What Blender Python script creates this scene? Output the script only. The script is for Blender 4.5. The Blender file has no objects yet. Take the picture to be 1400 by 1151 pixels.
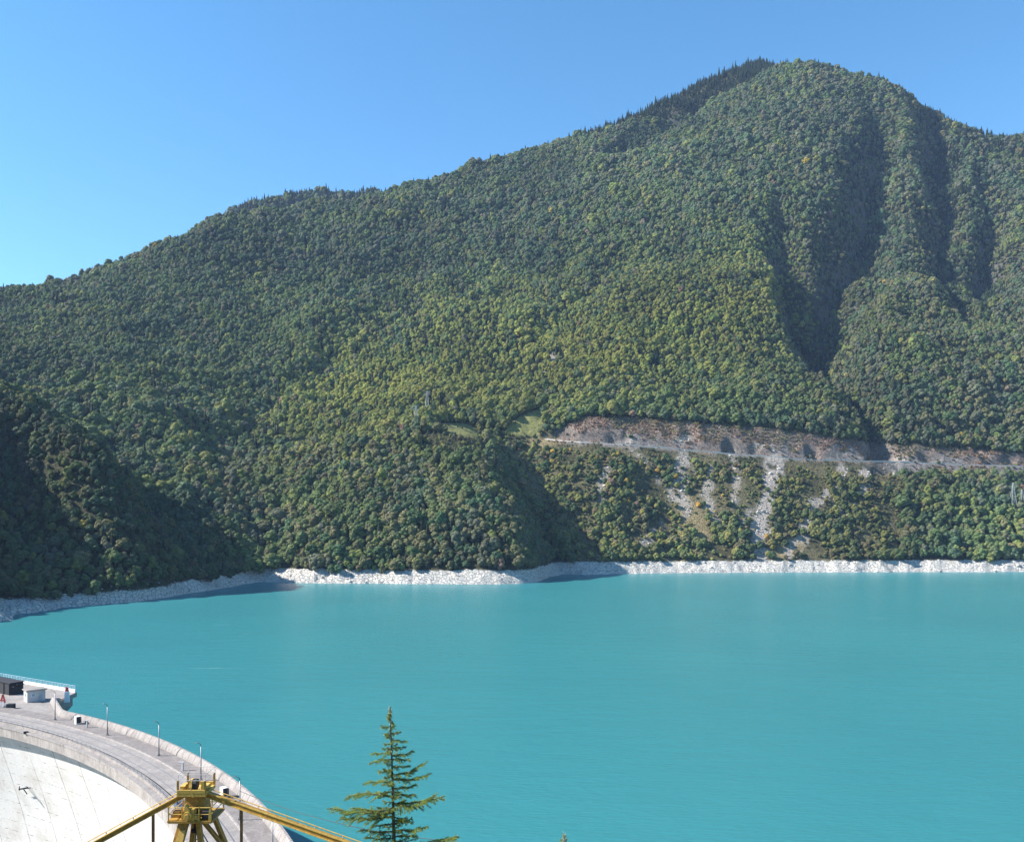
import bpy, math, random
import numpy as np
from mathutils import Vector, Matrix

rng = np.random.default_rng(7)
random.seed(7)
SC = bpy.context.scene
COL = SC.collection
F = 1212.0            # focal length in photograph pixels
EYE = 75.0            # height of the viewpoint above the lake
HOR = 700.0           # photograph row of the horizon


def W(u, v, D):
    """world point seen at photograph pixel (u, v) at ground distance D"""
    return Vector(((u - 700.0) / F * D, D, EYE + (HOR - v) / F * D))


# ------------------------------------------------------------------ helpers
class MB:
    def __init__(self):
        self.v, self.f, self.uv = [], [], None

    def quadgrid(self, rows):
        """rows: list of equal-length lists of points -> a skin of quads"""
        b = len(self.v)
        n = len(rows[0])
        for r in rows:
            self.v.extend([tuple(p) for p in r])
        for i in range(len(rows) - 1):
            for j in range(n - 1):
                a = b + i * n + j
                self.f.append((a, a + 1, a + n + 1, a + n))

    def poly(self, pts):
        b = len(self.v)
        self.v.extend([tuple(p) for p in pts])
        self.f.append(tuple(range(b, b + len(pts))))

    def hexa(self, p):
        """8 points: bottom 4 then top 4, same winding"""
        b = len(self.v)
        self.v.extend([tuple(q) for q in p])
        for q in ((3, 2, 1, 0), (4, 5, 6, 7), (0, 1, 5, 4), (1, 2, 6, 5), (2, 3, 7, 6), (3, 0, 4, 7)):
            self.f.append(tuple(b + k for k in q))

    def box(self, c, size, rz=0.0, taper=1.0):
        c = Vector(c)
        sx, sy, sz = size[0] / 2, size[1] / 2, size[2] / 2
        cs, sn = math.cos(rz), math.sin(rz)
        pts = []
        for k, dz in ((1.0, -sz), (taper, sz)):
            for (dx, dy) in ((-sx, -sy), (sx, -sy), (sx, sy), (-sx, sy)):
                dx *= k
                dy *= k
                pts.append((c.x + dx * cs - dy * sn, c.y + dx * sn + dy * cs, c.z + dz))
        self.hexa(pts)

    def beam(self, a, b, w, h, up=(0, 0, 1), w2=None, h2=None):
        a, b = Vector(a), Vector(b)
        d = (b - a).normalized()
        up = Vector(up)
        s = d.cross(up)
        if s.length < 1e-4:
            s = d.cross(Vector((0, 1, 0)))
        s.normalize()
        t = s.cross(d).normalized()
        w2 = w if w2 is None else w2
        h2 = h if h2 is None else h2
        pts = []
        for p, ww, hh in ((a, w, h), (b, w2, h2)):
            for (x, y) in ((-1, -1), (1, -1), (1, 1), (-1, 1)):
                pts.append(p + s * (x * ww / 2) + t * (y * hh / 2))
        self.hexa(pts)

    def tube(self, pts, r, n=8, cap=True):
        pts = [Vector(p) for p in pts]
        rs = r if isinstance(r, (list, tuple)) else [r] * len(pts)
        b = len(self.v)
        prev = None
        for i, p in enumerate(pts):
            d = (pts[min(i + 1, len(pts) - 1)] - pts[max(i - 1, 0)]).normalized()
            if prev is None:
                s = d.cross(Vector((0, 0, 1)))
                if s.length < 1e-3:
                    s = d.cross(Vector((0, 1, 0)))
            else:
                s = prev - d * prev.dot(d)
            s.normalize()
            prev = s
            t = d.cross(s)
            for k in range(n):
                a = 2 * math.pi * k / n
                self.v.append(tuple(p + (s * math.cos(a) + t * math.sin(a)) * rs[i]))
        for i in range(len(pts) - 1):
            for k in range(n):
                k2 = (k + 1) % n
                self.f.append((b + i * n + k, b + i * n + k2, b + (i + 1) * n + k2, b + (i + 1) * n + k))
        if cap:
            self.f.append(tuple(b + k for k in range(n - 1, -1, -1)))
            e = b + (len(pts) - 1) * n
            self.f.append(tuple(e + k for k in range(n)))

    def mesh(self, name, smooth=False):
        me = bpy.data.meshes.new(name)
        me.from_pydata(self.v, [], self.f)
        if smooth:
            me.polygons.foreach_set("use_smooth", [True] * len(me.polygons))
        me.update()
        return me

    def build(self, name, mat, parent=None, smooth=False, bevel=0.0):
        me = self.mesh(name, smooth)
        o = bpy.data.objects.new(name, me)
        COL.objects.link(o)
        if mat is not None:
            me.materials.append(mat)
        if parent is not None:
            o.parent = parent
            o.matrix_parent_inverse = parent.matrix_basis.inverted()
        if bevel:
            m = o.modifiers.new("bevel", 'BEVEL')
            m.width = bevel
            m.segments = 2
            m.limit_method = 'ANGLE'
        return o


def tag(o, label=None, cat=None, group=None, kind=None):
    if label:
        o["label"] = label
    if cat:
        o["category"] = cat
    if group:
        o["group"] = group
    if kind:
        o["kind"] = kind
    return o


def thing(name, loc, label, cat, group=None, rz=0.0):
    o = bpy.data.objects.new(name, None)
    o.empty_display_size = 1.0
    COL.objects.link(o)
    o.location = loc
    o.rotation_euler = (0, 0, rz)
    return tag(o, label, cat, group)


def np_mesh(name, verts, quads, smooth=True):
    me = bpy.data.meshes.new(name)
    me.vertices.add(len(verts))
    me.vertices.foreach_set("co", np.asarray(verts, np.float32).ravel())
    nq = len(quads)
    me.loops.add(nq * 4)
    me.loops.foreach_set("vertex_index", np.asarray(quads, np.int32).ravel())
    me.polygons.add(nq)
    me.polygons.foreach_set("loop_start", np.arange(0, nq * 4, 4, dtype=np.int32))
    me.polygons.foreach_set("loop_total", np.full(nq, 4, np.int32))
    me.polygons.foreach_set("use_smooth", np.full(nq, smooth))
    me.update(calc_edges=True)
    me.validate()
    return me


# ------------------------------------------------------------------ numpy noise
def _hash(ix, iy, seed):
    n = (ix.astype(np.int64) * 374761393 + iy.astype(np.int64) * 668265263 + seed * 1442695041) & 0x7fffffff
    n = ((n ^ (n >> 13)) * 1274126177) & 0x7fffffff
    n = (n ^ (n >> 16)) & 0x7fffffff
    return n / float(0x7fffffff)


def vnoise(x, y, seed=0):
    ix, iy = np.floor(x), np.floor(y)
    fx, fy = x - ix, y - iy
    fx = fx * fx * fx * (fx * (fx * 6 - 15) + 10)
    fy = fy * fy * fy * (fy * (fy * 6 - 15) + 10)
    a = _hash(ix, iy, seed)
    b = _hash(ix + 1, iy, seed)
    c = _hash(ix, iy + 1, seed)
    d = _hash(ix + 1, iy + 1, seed)
    return (a * (1 - fx) + b * fx) * (1 - fy) + (c * (1 - fx) + d * fx) * fy


def fbm(x, y, wl, octs=4, seed=0, ridged=False):
    out = 0
    amp, tot = 1.0, 0.0
    for o in range(octs):
        ca, sa = math.cos(o * 0.7 + seed), math.sin(o * 0.7 + seed)
        n = vnoise((x * ca - y * sa) / wl + 31.7 * o, (x * sa + y * ca) / wl + 17.3 * o, seed + o)
        n = n * 2 - 1
        if ridged:
            n = 1 - 2 * np.abs(n)
        out = out + amp * n
        tot += amp
        amp *= 0.5
        wl *= 0.5
    return out / tot


def smooth(a, b, x):
    t = np.clip((x - a) / (b - a), 0, 1)
    return t * t * (3 - 2 * t)


# ------------------------------------------------------------------ materials
def mat(name):
    m = bpy.data.materials.new(name)
    m.use_nodes = True
    nt = m.node_tree
    nt.nodes.clear()
    out = nt.nodes.new("ShaderNodeOutputMaterial")
    p = nt.nodes.new("ShaderNodeBsdfPrincipled")
    nt.links.new(p.outputs[0], out.inputs[0])
    return m, nt, p, out


def N(nt, t, **kw):
    n = nt.nodes.new(t)
    for k, v in kw.items():
        setattr(n, k, v)
    return n


def noise_node(nt, vec, scale, detail=5, rough=0.6, dist=0.0):
    n = N(nt, "ShaderNodeTexNoise")
    n.inputs["Scale"].default_value = scale
    n.inputs["Detail"].default_value = detail
    n.inputs["Roughness"].default_value = rough
    n.inputs["Distortion"].default_value = dist
    if vec is not None:
        nt.links.new(vec, n.inputs["Vector"])
    return n


def ramp(nt, fac, stops):
    r = N(nt, "ShaderNodeValToRGB")
    e = r.color_ramp.elements
    while len(e) < len(stops):
        e.new(0.5)
    for el, (p, c) in zip(e, stops):
        el.position = p
        el.color = (c[0], c[1], c[2], 1) if not isinstance(c, (int, float)) else (c, c, c, 1)
    nt.links.new(fac, r.inputs[0])
    return r


def mixc(nt, fac, a, b, mode='MIX'):
    m = N(nt, "ShaderNodeMix", data_type='RGBA', blend_type=mode)
    for sock, val in ((m.inputs[0], fac), (m.inputs[6], a), (m.inputs[7], b)):
        if isinstance(val, (int, float)):
            sock.default_value = val
        elif isinstance(val, tuple):
            sock.default_value = (*val[:3], 1)
        else:
            nt.links.new(val, sock)
    return m.outputs[2]


def math_node(nt, op, a, b=None, c=None, clamp=False):
    m = N(nt, "ShaderNodeMath", operation=op, use_clamp=clamp)
    for i, val in enumerate((a, b, c)):
        if val is None:
            continue
        if isinstance(val, (int, float)):
            m.inputs[i].default_value = val
        else:
            nt.links.new(val, m.inputs[i])
    return m.outputs[0]


def bump(nt, p, height, strength, dist):
    b = N(nt, "ShaderNodeBump")
    b.inputs["Strength"].default_value = strength
    b.inputs["Distance"].default_value = dist
    nt.links.new(height, b.inputs["Height"])
    nt.links.new(b.outputs[0], p.inputs["Normal"])
    return b


def simple(name, col, rough=0.7, metal=0.0, var=0.25, scale=3.0, bmp=0.0):
    m, nt, p, _ = mat(name)
    tc = N(nt, "ShaderNodeTexCoord")
    n = noise_node(nt, tc.outputs["Object"], scale, 6, 0.65)
    dark = tuple(c * (1 - var) for c in col)
    lite = tuple(min(1, c * (1 + var)) for c in col)
    r = ramp(nt, n.outputs["Fac"], [(0.3, dark), (0.7, lite)])
    nt.links.new(r.outputs[0], p.inputs["Base Color"])
    p.inputs["Roughness"].default_value = rough
    p.inputs["Metallic"].default_value = metal
    if bmp:
        bump(nt, p, n.outputs["Fac"], 0.6, bmp)
    return m


def concrete(name, col, stain, scale=0.25, streak=False, var=0.16):
    m, nt, p, _ = mat(name)
    geo = N(nt, "ShaderNodeNewGeometry")
    n1 = noise_node(nt, geo.outputs["Position"], scale, 8, 0.7, 0.4)
    n2 = noise_node(nt, geo.outputs["Position"], scale * 9, 6, 0.7)
    base = ramp(nt, n2.outputs["Fac"], [(0.3, tuple(c * (1 - var) for c in col)), (0.7, tuple(c * (1 + var * .7) for c in col))])
    f = ramp(nt, n1.outputs["Fac"], [(0.42, 0.0), (0.62, 1.0)])
    fm = math_node(nt, 'MULTIPLY', f.outputs[0], 0.6)
    c = mixc(nt, fm, base.outputs[0], stain)
    if streak:
        mp = N(nt, "ShaderNodeMapping")
        mp.inputs["Scale"].default_value = (1.6, 1.6, 0.12)
        nt.links.new(geo.outputs["Position"], mp.inputs[0])
        n3 = noise_node(nt, mp.outputs[0], 1.0, 5, 0.7)
        f3 = ramp(nt, n3.outputs["Fac"], [(0.5, 0.0), (0.72, 0.75)])
        c = mixc(nt, f3.outputs[0], c, tuple(k * 0.55 for k in stain))
    nt.links.new(c, p.inputs["Base Color"])
    p.inputs["Roughness"].default_value = 0.9
    p.inputs["Specular IOR Level"].default_value = 0.2
    bump(nt, p, n2.outputs["Fac"], 0.4, 0.05)
    return m


# ------------------------------------------------------------------ terrain
# control points: (column, row, distance) of the ground, read as a landscape: shore, spurs, shelf, slopes, ridges
CTRL = [
    # nearest spur on the left (mostly outside the frame)
    (-15, 815, 668), (-60, 802, 640),
    # valley side between the two spurs
    (0, 815, 680), (30, 800, 715), (0, 728, 765), (0, 655, 855), (60, 768, 750), (110, 795, 735), (100, 745, 775), (50, 700, 810),
    # second spur: crest
    (200, 788, 772), (174, 745, 786), (146, 695, 804), (116, 640, 830), (85, 600, 862), (45, 565, 905), (0, 540, 965), (-60, 505, 1080), (-140, 455, 1250),
    # its right side and the gully behind
    (232, 800, 798), (270, 793, 845), (310, 793, 890), (222, 757, 850), (205, 720, 893), (172, 678, 940), (262, 772, 888),
    (248, 732, 950), (292, 772, 920), (200, 690, 1005), (155, 650, 1065), (115, 618, 1125), (60, 574, 1200), (20, 548, 1290),
    (330, 780, 960), (320, 745, 985),
    # main slope, left part
    (0, 480, 1500), (0, 445, 1680), (0, 411, 1880), (100, 560, 1270), (100, 520, 1380), (100, 460, 1600), (100, 393, 1940),
    (200, 640, 1110), (200, 590, 1220), (200, 520, 1410), (200, 440, 1690), (200, 350, 2050),
    (300, 690, 1030), (300, 645, 1130), (300, 570, 1340), (300, 480, 1580), (300, 400, 1820), (300, 308, 2130),
    (420, 560, 1430), (420, 480, 1620), (420, 400, 1850), (420, 320, 2120), (420, 287, 2240),
    # front hill with the shelf
    (375, 748, 995), (375, 705, 1050), (375, 660, 1120), (420, 630, 1190), (330, 712, 1020), (420, 625, 1290),
    (450, 740, 985), (450, 680, 1065), (480, 618, 1190), (480, 600, 1320),
    (575, 738, 975), (575, 668, 1070), (575, 608, 1180), (575, 594, 1235), (590, 586, 1330),
    (660, 725, 975), (660, 660, 1090), (655, 610, 1210), (625, 590, 1265), (625, 582, 1310), (640, 560, 1370),
    (722, 745, 985), (714, 704, 1052), (698, 660, 1132), (676, 618, 1210),
    # gully right of it
    (762, 778, 1068), (745, 742, 1100), (724, 698, 1150), (702, 648, 1220), (690, 612, 1280),
    (700, 590, 1300), (735, 568, 1345), (760, 540, 1390),
    # slope below the road
    (800, 728, 1125), (800, 660, 1195), (900, 715, 1160), (900, 655, 1215), (1000, 705, 1175), (1060, 700, 1185), (1130, 700, 1190),
    (1200, 700, 1195), (1300, 700, 1205), (1400, 700, 1215),
    (749, 602, 1275), (794, 605, 1258), (863, 609, 1255), (923, 614, 1258), (989, 620, 1263), (1080, 627, 1270), (1114, 629, 1275),
    (1200, 631, 1288), (1234, 632, 1295), (1303, 635, 1302), (1400, 638, 1310),
    # above the road
    (800, 572, 1300), (900, 574, 1300), (1000, 580, 1312), (1100, 592, 1315), (1200, 602, 1325), (1300, 610, 1335), (1400, 615, 1345),
    # middle of the mountain
    (575, 525, 1510), (575, 445, 1720), (575, 350, 2020), (575, 258, 2320),
    (700, 500, 1520), (700, 420, 1720), (700, 330, 2000), (700, 270, 2220), (700, 222, 2420),
    (800, 500, 1470), (800, 400, 1720), (800, 300, 1990), (800, 235, 2200), (800, 184, 2500),
    (900, 540, 1375), (900, 460, 1550), (900, 350, 1820), (900, 260, 2060), (900, 198, 2250), (880, 154, 2620),
    (980, 320, 1850), (980, 240, 2060), (970, 158, 2320), (950, 124, 2740),
    (1050, 500, 1480), (1050, 420, 1620), (1050, 300, 1880), (1050, 200, 2130), (1050, 126, 2340), (1040, 101, 2920), (1078, 104, 2750),
    (1130, 540, 1410), (1130, 450, 1570), (1130, 350, 1790), (1130, 250, 2020), (1130, 150, 2270), (1130, 93, 2420),
    (1215, 520, 1440), (1215, 400, 1720), (1215, 300, 1960), (1215, 200, 2200), (1215, 131, 2400),
    (1280, 520, 1450), (1280, 400, 1730), (1280, 250, 2100), (1278, 160, 2360),
    (1335, 184, 2340), (1400, 188, 2360), (1400, 300, 2020), (1400, 420, 1730), (1400, 540, 1450),
    # right, beyond the frame
    (1500, 200, 2380), (1560, 420, 1760), (1560, 640, 1310), (1700, 260, 2350), (1750, 450, 1700), (1750, 640, 1300), (2000, 330, 2200), (2000, 500, 1500),
    # far ridge with conifers
    (300, 318, 2850), (345, 293, 2900), (400, 280, 2950), (460, 275, 2980), (520, 268, 3000), (570, 290, 3000), (250, 360, 2850),
    # left, beyond the frame
    (-200, 410, 1800), (-200, 470, 1400), (-400, 360, 1600), (-400, 480, 1150), (-700, 350, 1300), (-360, 700, 560),
]
SHORE = [(-330, 430), (-200, 490), (-90, 560), (-20, 606), (26, 618), (58, 672), (88, 694), (130, 720), (171, 737), (197, 752), (218, 772), (250, 815), (286, 850), (315, 890), (338, 925),
         (356, 962), (375, 948), (430, 938), (500, 934), (570, 928), (640, 926), (700, 930), (732, 944), (742, 980), (752, 1025), (768, 1050), (790, 1057), (850, 1080), (930, 1094),
         (1020, 1102), (1100, 1108), (1250, 1114), (1400, 1120), (1600, 1130), (1800, 1080), (2000, 960)]
cx, cy, cz = [], [], []
for (u, v, D) in CTRL:
    p = W(u, v, D)
    cx.append(p.x); cy.append(p.y); cz.append(p.z)
for (u, D) in SHORE:
    cx.append((u - 700) / F * D); cy.append(D); cz.append(0.0)
    if -120 < u < 1700:
        cx.append((u - 700) / F * (D - 45)); cy.append(D - 45); cz.append(-22.0)
SKY = [(0, 1880, 545), (100, 1940, 570), (200, 2050, 660), (300, 2130, 755), (420, 2240, 835), (575, 2320, 915), (700, 2420, 1020), (800, 2500, 1135),
       (880, 2620, 1250), (950, 2740, 1385), (1040, 2920, 1510), (1130, 2420, 1285), (1215, 2400, 1195), (1278, 2360, 1125), (1335, 2340, 1070), (1400, 2360, 1070)]
for (u, D, z) in SKY:
    D2 = D + 300
    if 1100 < u:
        D2 = D + 330
    cx.append((u - 700) / F * D2); cy.append(D2); cz.append(z - (150 if u < 900 else 230))
for (x, y, z) in [(-446, 606, 58), (-462, 640, 76), (-486, 694, 98), (-500, 740, 122), (-510, 772, 138), (-540, 785, 164), (-585, 805, 194), (-665, 850, 246), (-760, 920, 300), (-900, 1060, 380), (-560, 640, 70), (-640, 730, 130), (-330, 330, -10), (-250, 400, -30), (-370, 262, 25), (-450, 300, 90), (-400, 180, 60), (-520, 430, 80), (-650, 250, 170), (-720, 600, 130), (-200, 100, -120),
                  (-330, 100, 0), (0, 500, -40), (-300, 520, -35), (400, 700, -40), (800, 600, -30), (0, 250, -50), (-2500, 3500, 700), (0, 3600, 700), (1500, 3600, 900), (2600, 3000, 900),
                  (1300, 900, 120), (-1500, 1500, 700), (300, 250, -40), (1000, 300, 60)]:
    cx.append(x); cy.append(y); cz.append(z)
cx, cy, cz = np.array(cx), np.array(cy), np.array(cz)


def _phi(r2):
    return 0.5 * r2 * np.log(np.maximum(r2, 1e-12))


_s = 1000.0
_n = len(cx)
_A = np.zeros((_n + 3, _n + 3))
_r2 = ((cx[:, None] - cx[None]) ** 2 + (cy[:, None] - cy[None]) ** 2) / _s ** 2
_A[:_n, :_n] = _phi(_r2) + np.eye(_n) * 2e-4
_A[:_n, _n] = 1; _A[:_n, _n + 1] = cx / _s; _A[:_n, _n + 2] = cy / _s
_A[_n:, :_n] = _A[:_n, _n:].T
_w = np.linalg.solve(_A, np.concatenate([cz, np.zeros(3)]))


def tps(x, y):
    out = _w[_n] + _w[_n + 1] * x / _s + _w[_n + 2] * y / _s
    for i in range(_n):
        out = out + _w[i] * _phi(((x - cx[i]) ** 2 + (y - cy[i]) ** 2) / _s ** 2)
    return out


def seg_dist(x, y, pts):
    """distance to a polyline (N,k>=2 columns), signed side, parameter-interpolated extra columns"""
    best = np.full(x.shape, 1e9)
    side = np.zeros(x.shape)
    extra = np.zeros(x.shape)
    for a, b in zip(pts[:-1], pts[1:]):
        dx, dy = b[0] - a[0], b[1] - a[1]
        L2 = dx * dx + dy * dy
        t = np.clip(((x - a[0]) * dx + (y - a[1]) * dy) / L2, 0, 1)
        px, py = a[0] + t * dx, a[1] + t * dy
        d = np.hypot(x - px, y - py)
        m = d < best
        best = np.where(m, d, best)
        cr = dx * (y - a[1]) - dy * (x - a[0])
        side = np.where(m, np.sign(cr), side)
        if len(a) > 2:
            extra = np.where(m, a[2] + t * (b[2] - a[2]), extra)
    return best, side, extra


def line(pix):
    return [tuple(W(u, v, D))[:2] + ((k[0],) if k else ()) for (u, v, D, *k) in pix]


# gullies: polylines (column,row,distance, depth); the wall on their sunward (left) side is the steep one
GULLIES = [
    (line([(1192, 170, 2270, 20), (1192, 215, 2150, 70), (1186, 270, 2010, 95), (1152, 345, 1830, 95), (1118, 420, 1650, 75), (1108, 460, 1560, 20)]), 62),
    (line([(1066, 280, 1930, 15), (1074, 330, 1810, 65), (1092, 390, 1690, 90), (1106, 440, 1590, 70), (1125, 500, 1480, 25)]), 52),
    (line([(1268, 150, 2370, 30), (1284, 200, 2240, 90), (1282, 280, 2020, 95), (1284, 340, 1870, 60), (1310, 420, 1690, 40)]), 66),
    (line([(1345, 225, 2210, 10), (1352, 290, 2040, 75), (1340, 350, 1880, 75), (1345, 410, 1740, 20)]), 52),
    (line([(1140, 500, 1480, 15), (1172, 560, 1390, 40), (1192, 602, 1320, 60), (1196, 626, 1292, 20)]), 30),
    (line([(1045, 118, 2500, 30), (1005, 132, 2480, 75), (950, 160, 2440, 95), (890, 190, 2380, 70), (830, 222, 2300, 40), (760, 250, 2230, 15)]), 110),
    (line([(765, 783, 1055, 6), (748, 745, 1090, 9), (728, 702, 1140, 14), (705, 652, 1210, 16), (690, 618, 1270, 8)]), 24),
    (line([(260, 560, 1340, 8), (275, 590, 1270, 26), (285, 620, 1180, 18), (290, 660, 1090, 8)]), 34),
    (line([(500, 440, 1740, 5), (440, 500, 1580, 26), (370, 560, 1430, 24), (300, 640, 1180, 12)]), 60),
    (line([(870, 330, 1880, 5), (800, 400, 1720, 26), (720, 480, 1560, 22), (660, 540, 1420, 10)]), 60),
]
ROADPIX = [(746, 601, 1280), (794, 605, 1260), (863, 609, 1256), (923, 614, 1259), (989, 620, 1264), (1080, 627, 1271), (1114, 629, 1276), (1200, 631, 1289),
           (1234, 632, 1296), (1303, 635, 1303), (1400, 638, 1311), (1560, 642, 1320)]
ROAD = [tuple(W(*p)) for p in ROADPIX]


def height(x, y, detail=True):
    z = tps(x, y)
    up = smooth(25, 130, z)
    far = smooth(900, 1700, y)
    for gx_, gy_, ga, gs in ((700, 2680, 100, 160), (300, 2530, 35, 170), (-700, 2980, 8, 250), (-830, 1960, 17, 150), (936, 2415, 20, 75), (1072, 2370, -14, 65)):
        z = z - ga * np.exp(-((x - gx_) ** 2 + (y - gy_) ** 2) / gs ** 2)
    rd, rs, rz = seg_dist(x, y, ROAD)
    keep = smooth(10, 60, rd)
    # spurs and hollows
    n = fbm(x, y, 260.0, 4, 11, True)
    z = z + n * (10 + 27 * far) * up * keep
    z = z + fbm(x, y, 70.0, 3, 5) * 4.0 * smooth(8, 60, z) * keep
    for pts, wd in GULLIES:
        d, s, k = seg_dist(x + fbm(x, y, 95.0, 3, 71) * 26, y + fbm(x, y, 95.0, 3, 72) * 26, pts)
        ww = np.where(s > 0, wd * 1.0, wd * 0.5)
        z = z - k * (1.35 if wd in (62, 52, 66) else 1.0) * np.exp(-(d / ww) ** 1.25)
    # road bench: cut into the slope above, a steep bank below
    uphill = rs > 0
    inroad = (rd < 150)
    bench = 1 - smooth(3.6, 7.5, rd)
    alc = fbm(x, y, 30.0, 2, 91) * 16.0 + 1.0
    cut = rz + np.maximum(0, rd - 4.2 - np.maximum(0, alc)) * 2.1
    zc = np.where(uphill & inroad, np.where(rd < 30, np.where(cut > rz + 15, z, np.maximum(np.minimum(z + 7, cut), np.minimum(z, cut))), z), z)
    z = np.where(rd < 60, zc, z)
    z = z * (1 - bench) + rz * bench
    z = z + np.where(uphill, fbm(x, y, 30.0, 3, 33, True) * 5.0 * smooth(7, 16, rd) * (1 - smooth(38, 60, rd)), 0)
    # shore rock
    low = 1 - smooth(10, 19, z)
    rock = fbm(x, y, 26.0, 4, 21, True) * 4.4 + fbm(x, y, 8.0, 3, 23, True) * 1.9
    z = z + rock * low * smooth(-9, 3.5, z)
    return z


us = np.concatenate([np.arange(-1500, -120, 28), np.arange(-120, 1520, 2.5), np.arange(1520, 2400, 28)])
Ds = np.concatenate([np.arange(150, 560, 16), np.arange(560, 1340, 3.6), np.arange(1340, 2450, 9.5), np.arange(2450, 3650, 28)])
UU, DD = np.meshgrid(us, Ds)
TX, TY = (UU - 700) / F * DD, DD
TZ = height(TX, TY)
TV = HOR - (TZ - EYE) / DD * F            # photograph row of every terrain node (used for the survey below only)
HORIZ = np.minimum.accumulate(TV, axis=0)
print("terrain", TZ.shape, float(TZ.max()))
try:
    for uu_ in range(0, 1401, 100):
        j = int(np.argmin(abs(us - uu_)))
        print("skyline", uu_, round(float(HORIZ[-1, j]), 1), end="; ")
    print()
except Exception:
    pass


def poly_mask(u, v, pts):
    inside = np.zeros(u.shape, bool)
    n = len(pts)
    for i in range(n):
        x1, y1 = pts[i]
        x2, y2 = pts[(i + 1) % n]
        c = ((y1 > v) != (y2 > v)) & (u < (x2 - x1) * (v - y1) / (y2 - y1 + 1e-9) + x1)
        inside ^= c
    return inside


def pl_mask(u, v, pts, wd):
    d, _, k = seg_dist(u, v, pts)
    return 1 - smooth(0.62, 1.3, d / (k if len(pts[0]) > 2 else wd))


MEADOWS = [[(588, 585), (605, 578), (640, 579), (655, 590), (650, 600), (636, 596), (600, 590)],
           [(688, 592), (700, 577), (722, 563), (742, 558), (745, 585), (735, 596), (705, 597)]]
BRUSH = [(748, 604), (768, 585), (800, 570), (860, 571), (930, 577), (1010, 583), (1070, 588), (1130, 598), (1190, 605), (1240, 610), (1330, 614), (1420, 622), (1420, 640), (1200, 633), (1080, 628), (900, 613), (794, 607)]
BRUSH2 = [(1200, 632), (1300, 636), (1420, 640), (1420, 650), (1330, 652), (1240, 650), (1200, 642)]
SHRUBS = [(745, 604), (794, 607), (923, 617), (1080, 629), (1200, 634), (1235, 660), (1225, 770), (745, 790), (800, 790), (735, 700), (700, 620)]
SCREE = [([(975, 640, 5), (968, 680, 6), (985, 720, 6)], .7), ([(1150, 640, 6), (1145, 690, 7), (1150, 730, 6)], .7), ([(830, 640, 5), (822, 690, 6)], .55), ([(1000, 625, 5), (1008, 660, 6), (1004, 690, 5)], .6),
         ([(1060, 628, 12), (1054, 660, 12), (1047, 700, 13), (1043, 740, 14), (1036, 768, 17)], 1.0),
         ([(938, 622, 6), (932, 655, 15), (924, 670, 13), (940, 700, 9)], 0.8),
         ([(1128, 672, 6), (1110, 705, 10), (1095, 735, 9), (1080, 760, 7)], 0.8),
         ([(1180, 648, 10), (1176, 675, 8), (1172, 690, 4)], 0.8),
         ([(1030, 700, 4), (1014, 730, 9), (1000, 745, 5)], 0.7),
         ([(1232, 634, 12), (1222, 640, 14), (1212, 645, 6)], 0.9),
         ([(880, 745, 8), (895, 728, 9), (905, 715, 4)], 0.6),
         ([(860, 612, 3), (895, 640, 5), (900, 660, 4)], 0.5),
         ([(750, 497, 13), (740, 500, 7), (728, 503, 3)], 0.9),
         ([(1020, 615, 6), (1000, 612, 5), (1040, 610, 5)], 0.8),
         ([(870, 600, 6), (850, 605, 4)], 0.8), ([(940, 602, 9), (925, 606, 5)], 0.8)]
TAN = [([(936, 690, 14), (952, 715, 17), (962, 735, 10)], 1.0), ([(1085, 748, 13), (1066, 757, 12)], 1.0), ([(700, 622, 10), (735, 606, 12), (760, 598, 8)], 0.8),
       ([(560, 612, 7), (568, 625, 4)], 0.7)]

# ground cover colours of the terrain nodes
FLOOR = np.array([0.060, 0.058, 0.030])
ROCKC = np.array([0.36, 0.315, 0.275])
GREY = np.array([0.17, 0.165, 0.165])
COLR = np.empty(TZ.shape + (3,))
COLR[:] = FLOOR


def lay(mask, col):
    global COLR
    m = mask[..., None]
    COLR = COLR * (1 - m) + np.array(col) * m


nz = fbm(TX, TY, 40.0, 4, 41)
shr = poly_mask(UU, TV, SHRUBS) * 1.0
lay(shr * np.clip(0.5 + nz * 1.2, 0, 1), (0.155, 0.135, 0.075))
br = np.maximum(poly_mask(UU, TV, BRUSH), poly_mask(UU, TV, BRUSH2)) * 1.0
lay(br, (0.23, 0.175, 0.145))
for mpts in MEADOWS:
    lay(poly_mask(UU, TV, mpts) * 1.0, (0.20, 0.20, 0.075))
for pts, k in TAN:
    lay(pl_mask(UU + nz * 10, TV, pts, 1) * k, (0.24, 0.19, 0.10))
nf = fbm(TX, TY, 13.0, 3, 43)
scree = np.zeros(TZ.shape)
for pts, k in SCREE:
    scree = np.maximum(scree, pl_mask(UU + nz * 9 + nf * 9, TV + nz * 5 + nf * 5, pts, 1) * k)
scree = scree * smooth(-.6, -.25, nf + nz * .5)
cut_band = br * smooth(.30, .46, fbm(TX, TY, 30.0, 3, 47) + .55 * (1 - smooth(6, 26, seg_dist(TX, TY, ROAD)[0])) - .15)
lay(cut_band * .85, (0.20, 0.185, 0.175))
lay(scree, ROCKC)
loose = scree.copy()
scree = np.maximum(scree, cut_band * .75)
# bare cliffs where the ground is very steep
gy = np.gradient(TZ, axis=0) / np.gradient(TY, axis=0)
gx = np.gradient(TZ, axis=1) / np.maximum(1e-3, np.gradient(TX, axis=1))
SLOPE = np.hypot(gx, gy)
cliff = smooth(1.6, 2.3, SLOPE) * (TZ > 14)
lay(cliff * 0.7, (0.11, 0.105, 0.095))

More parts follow.
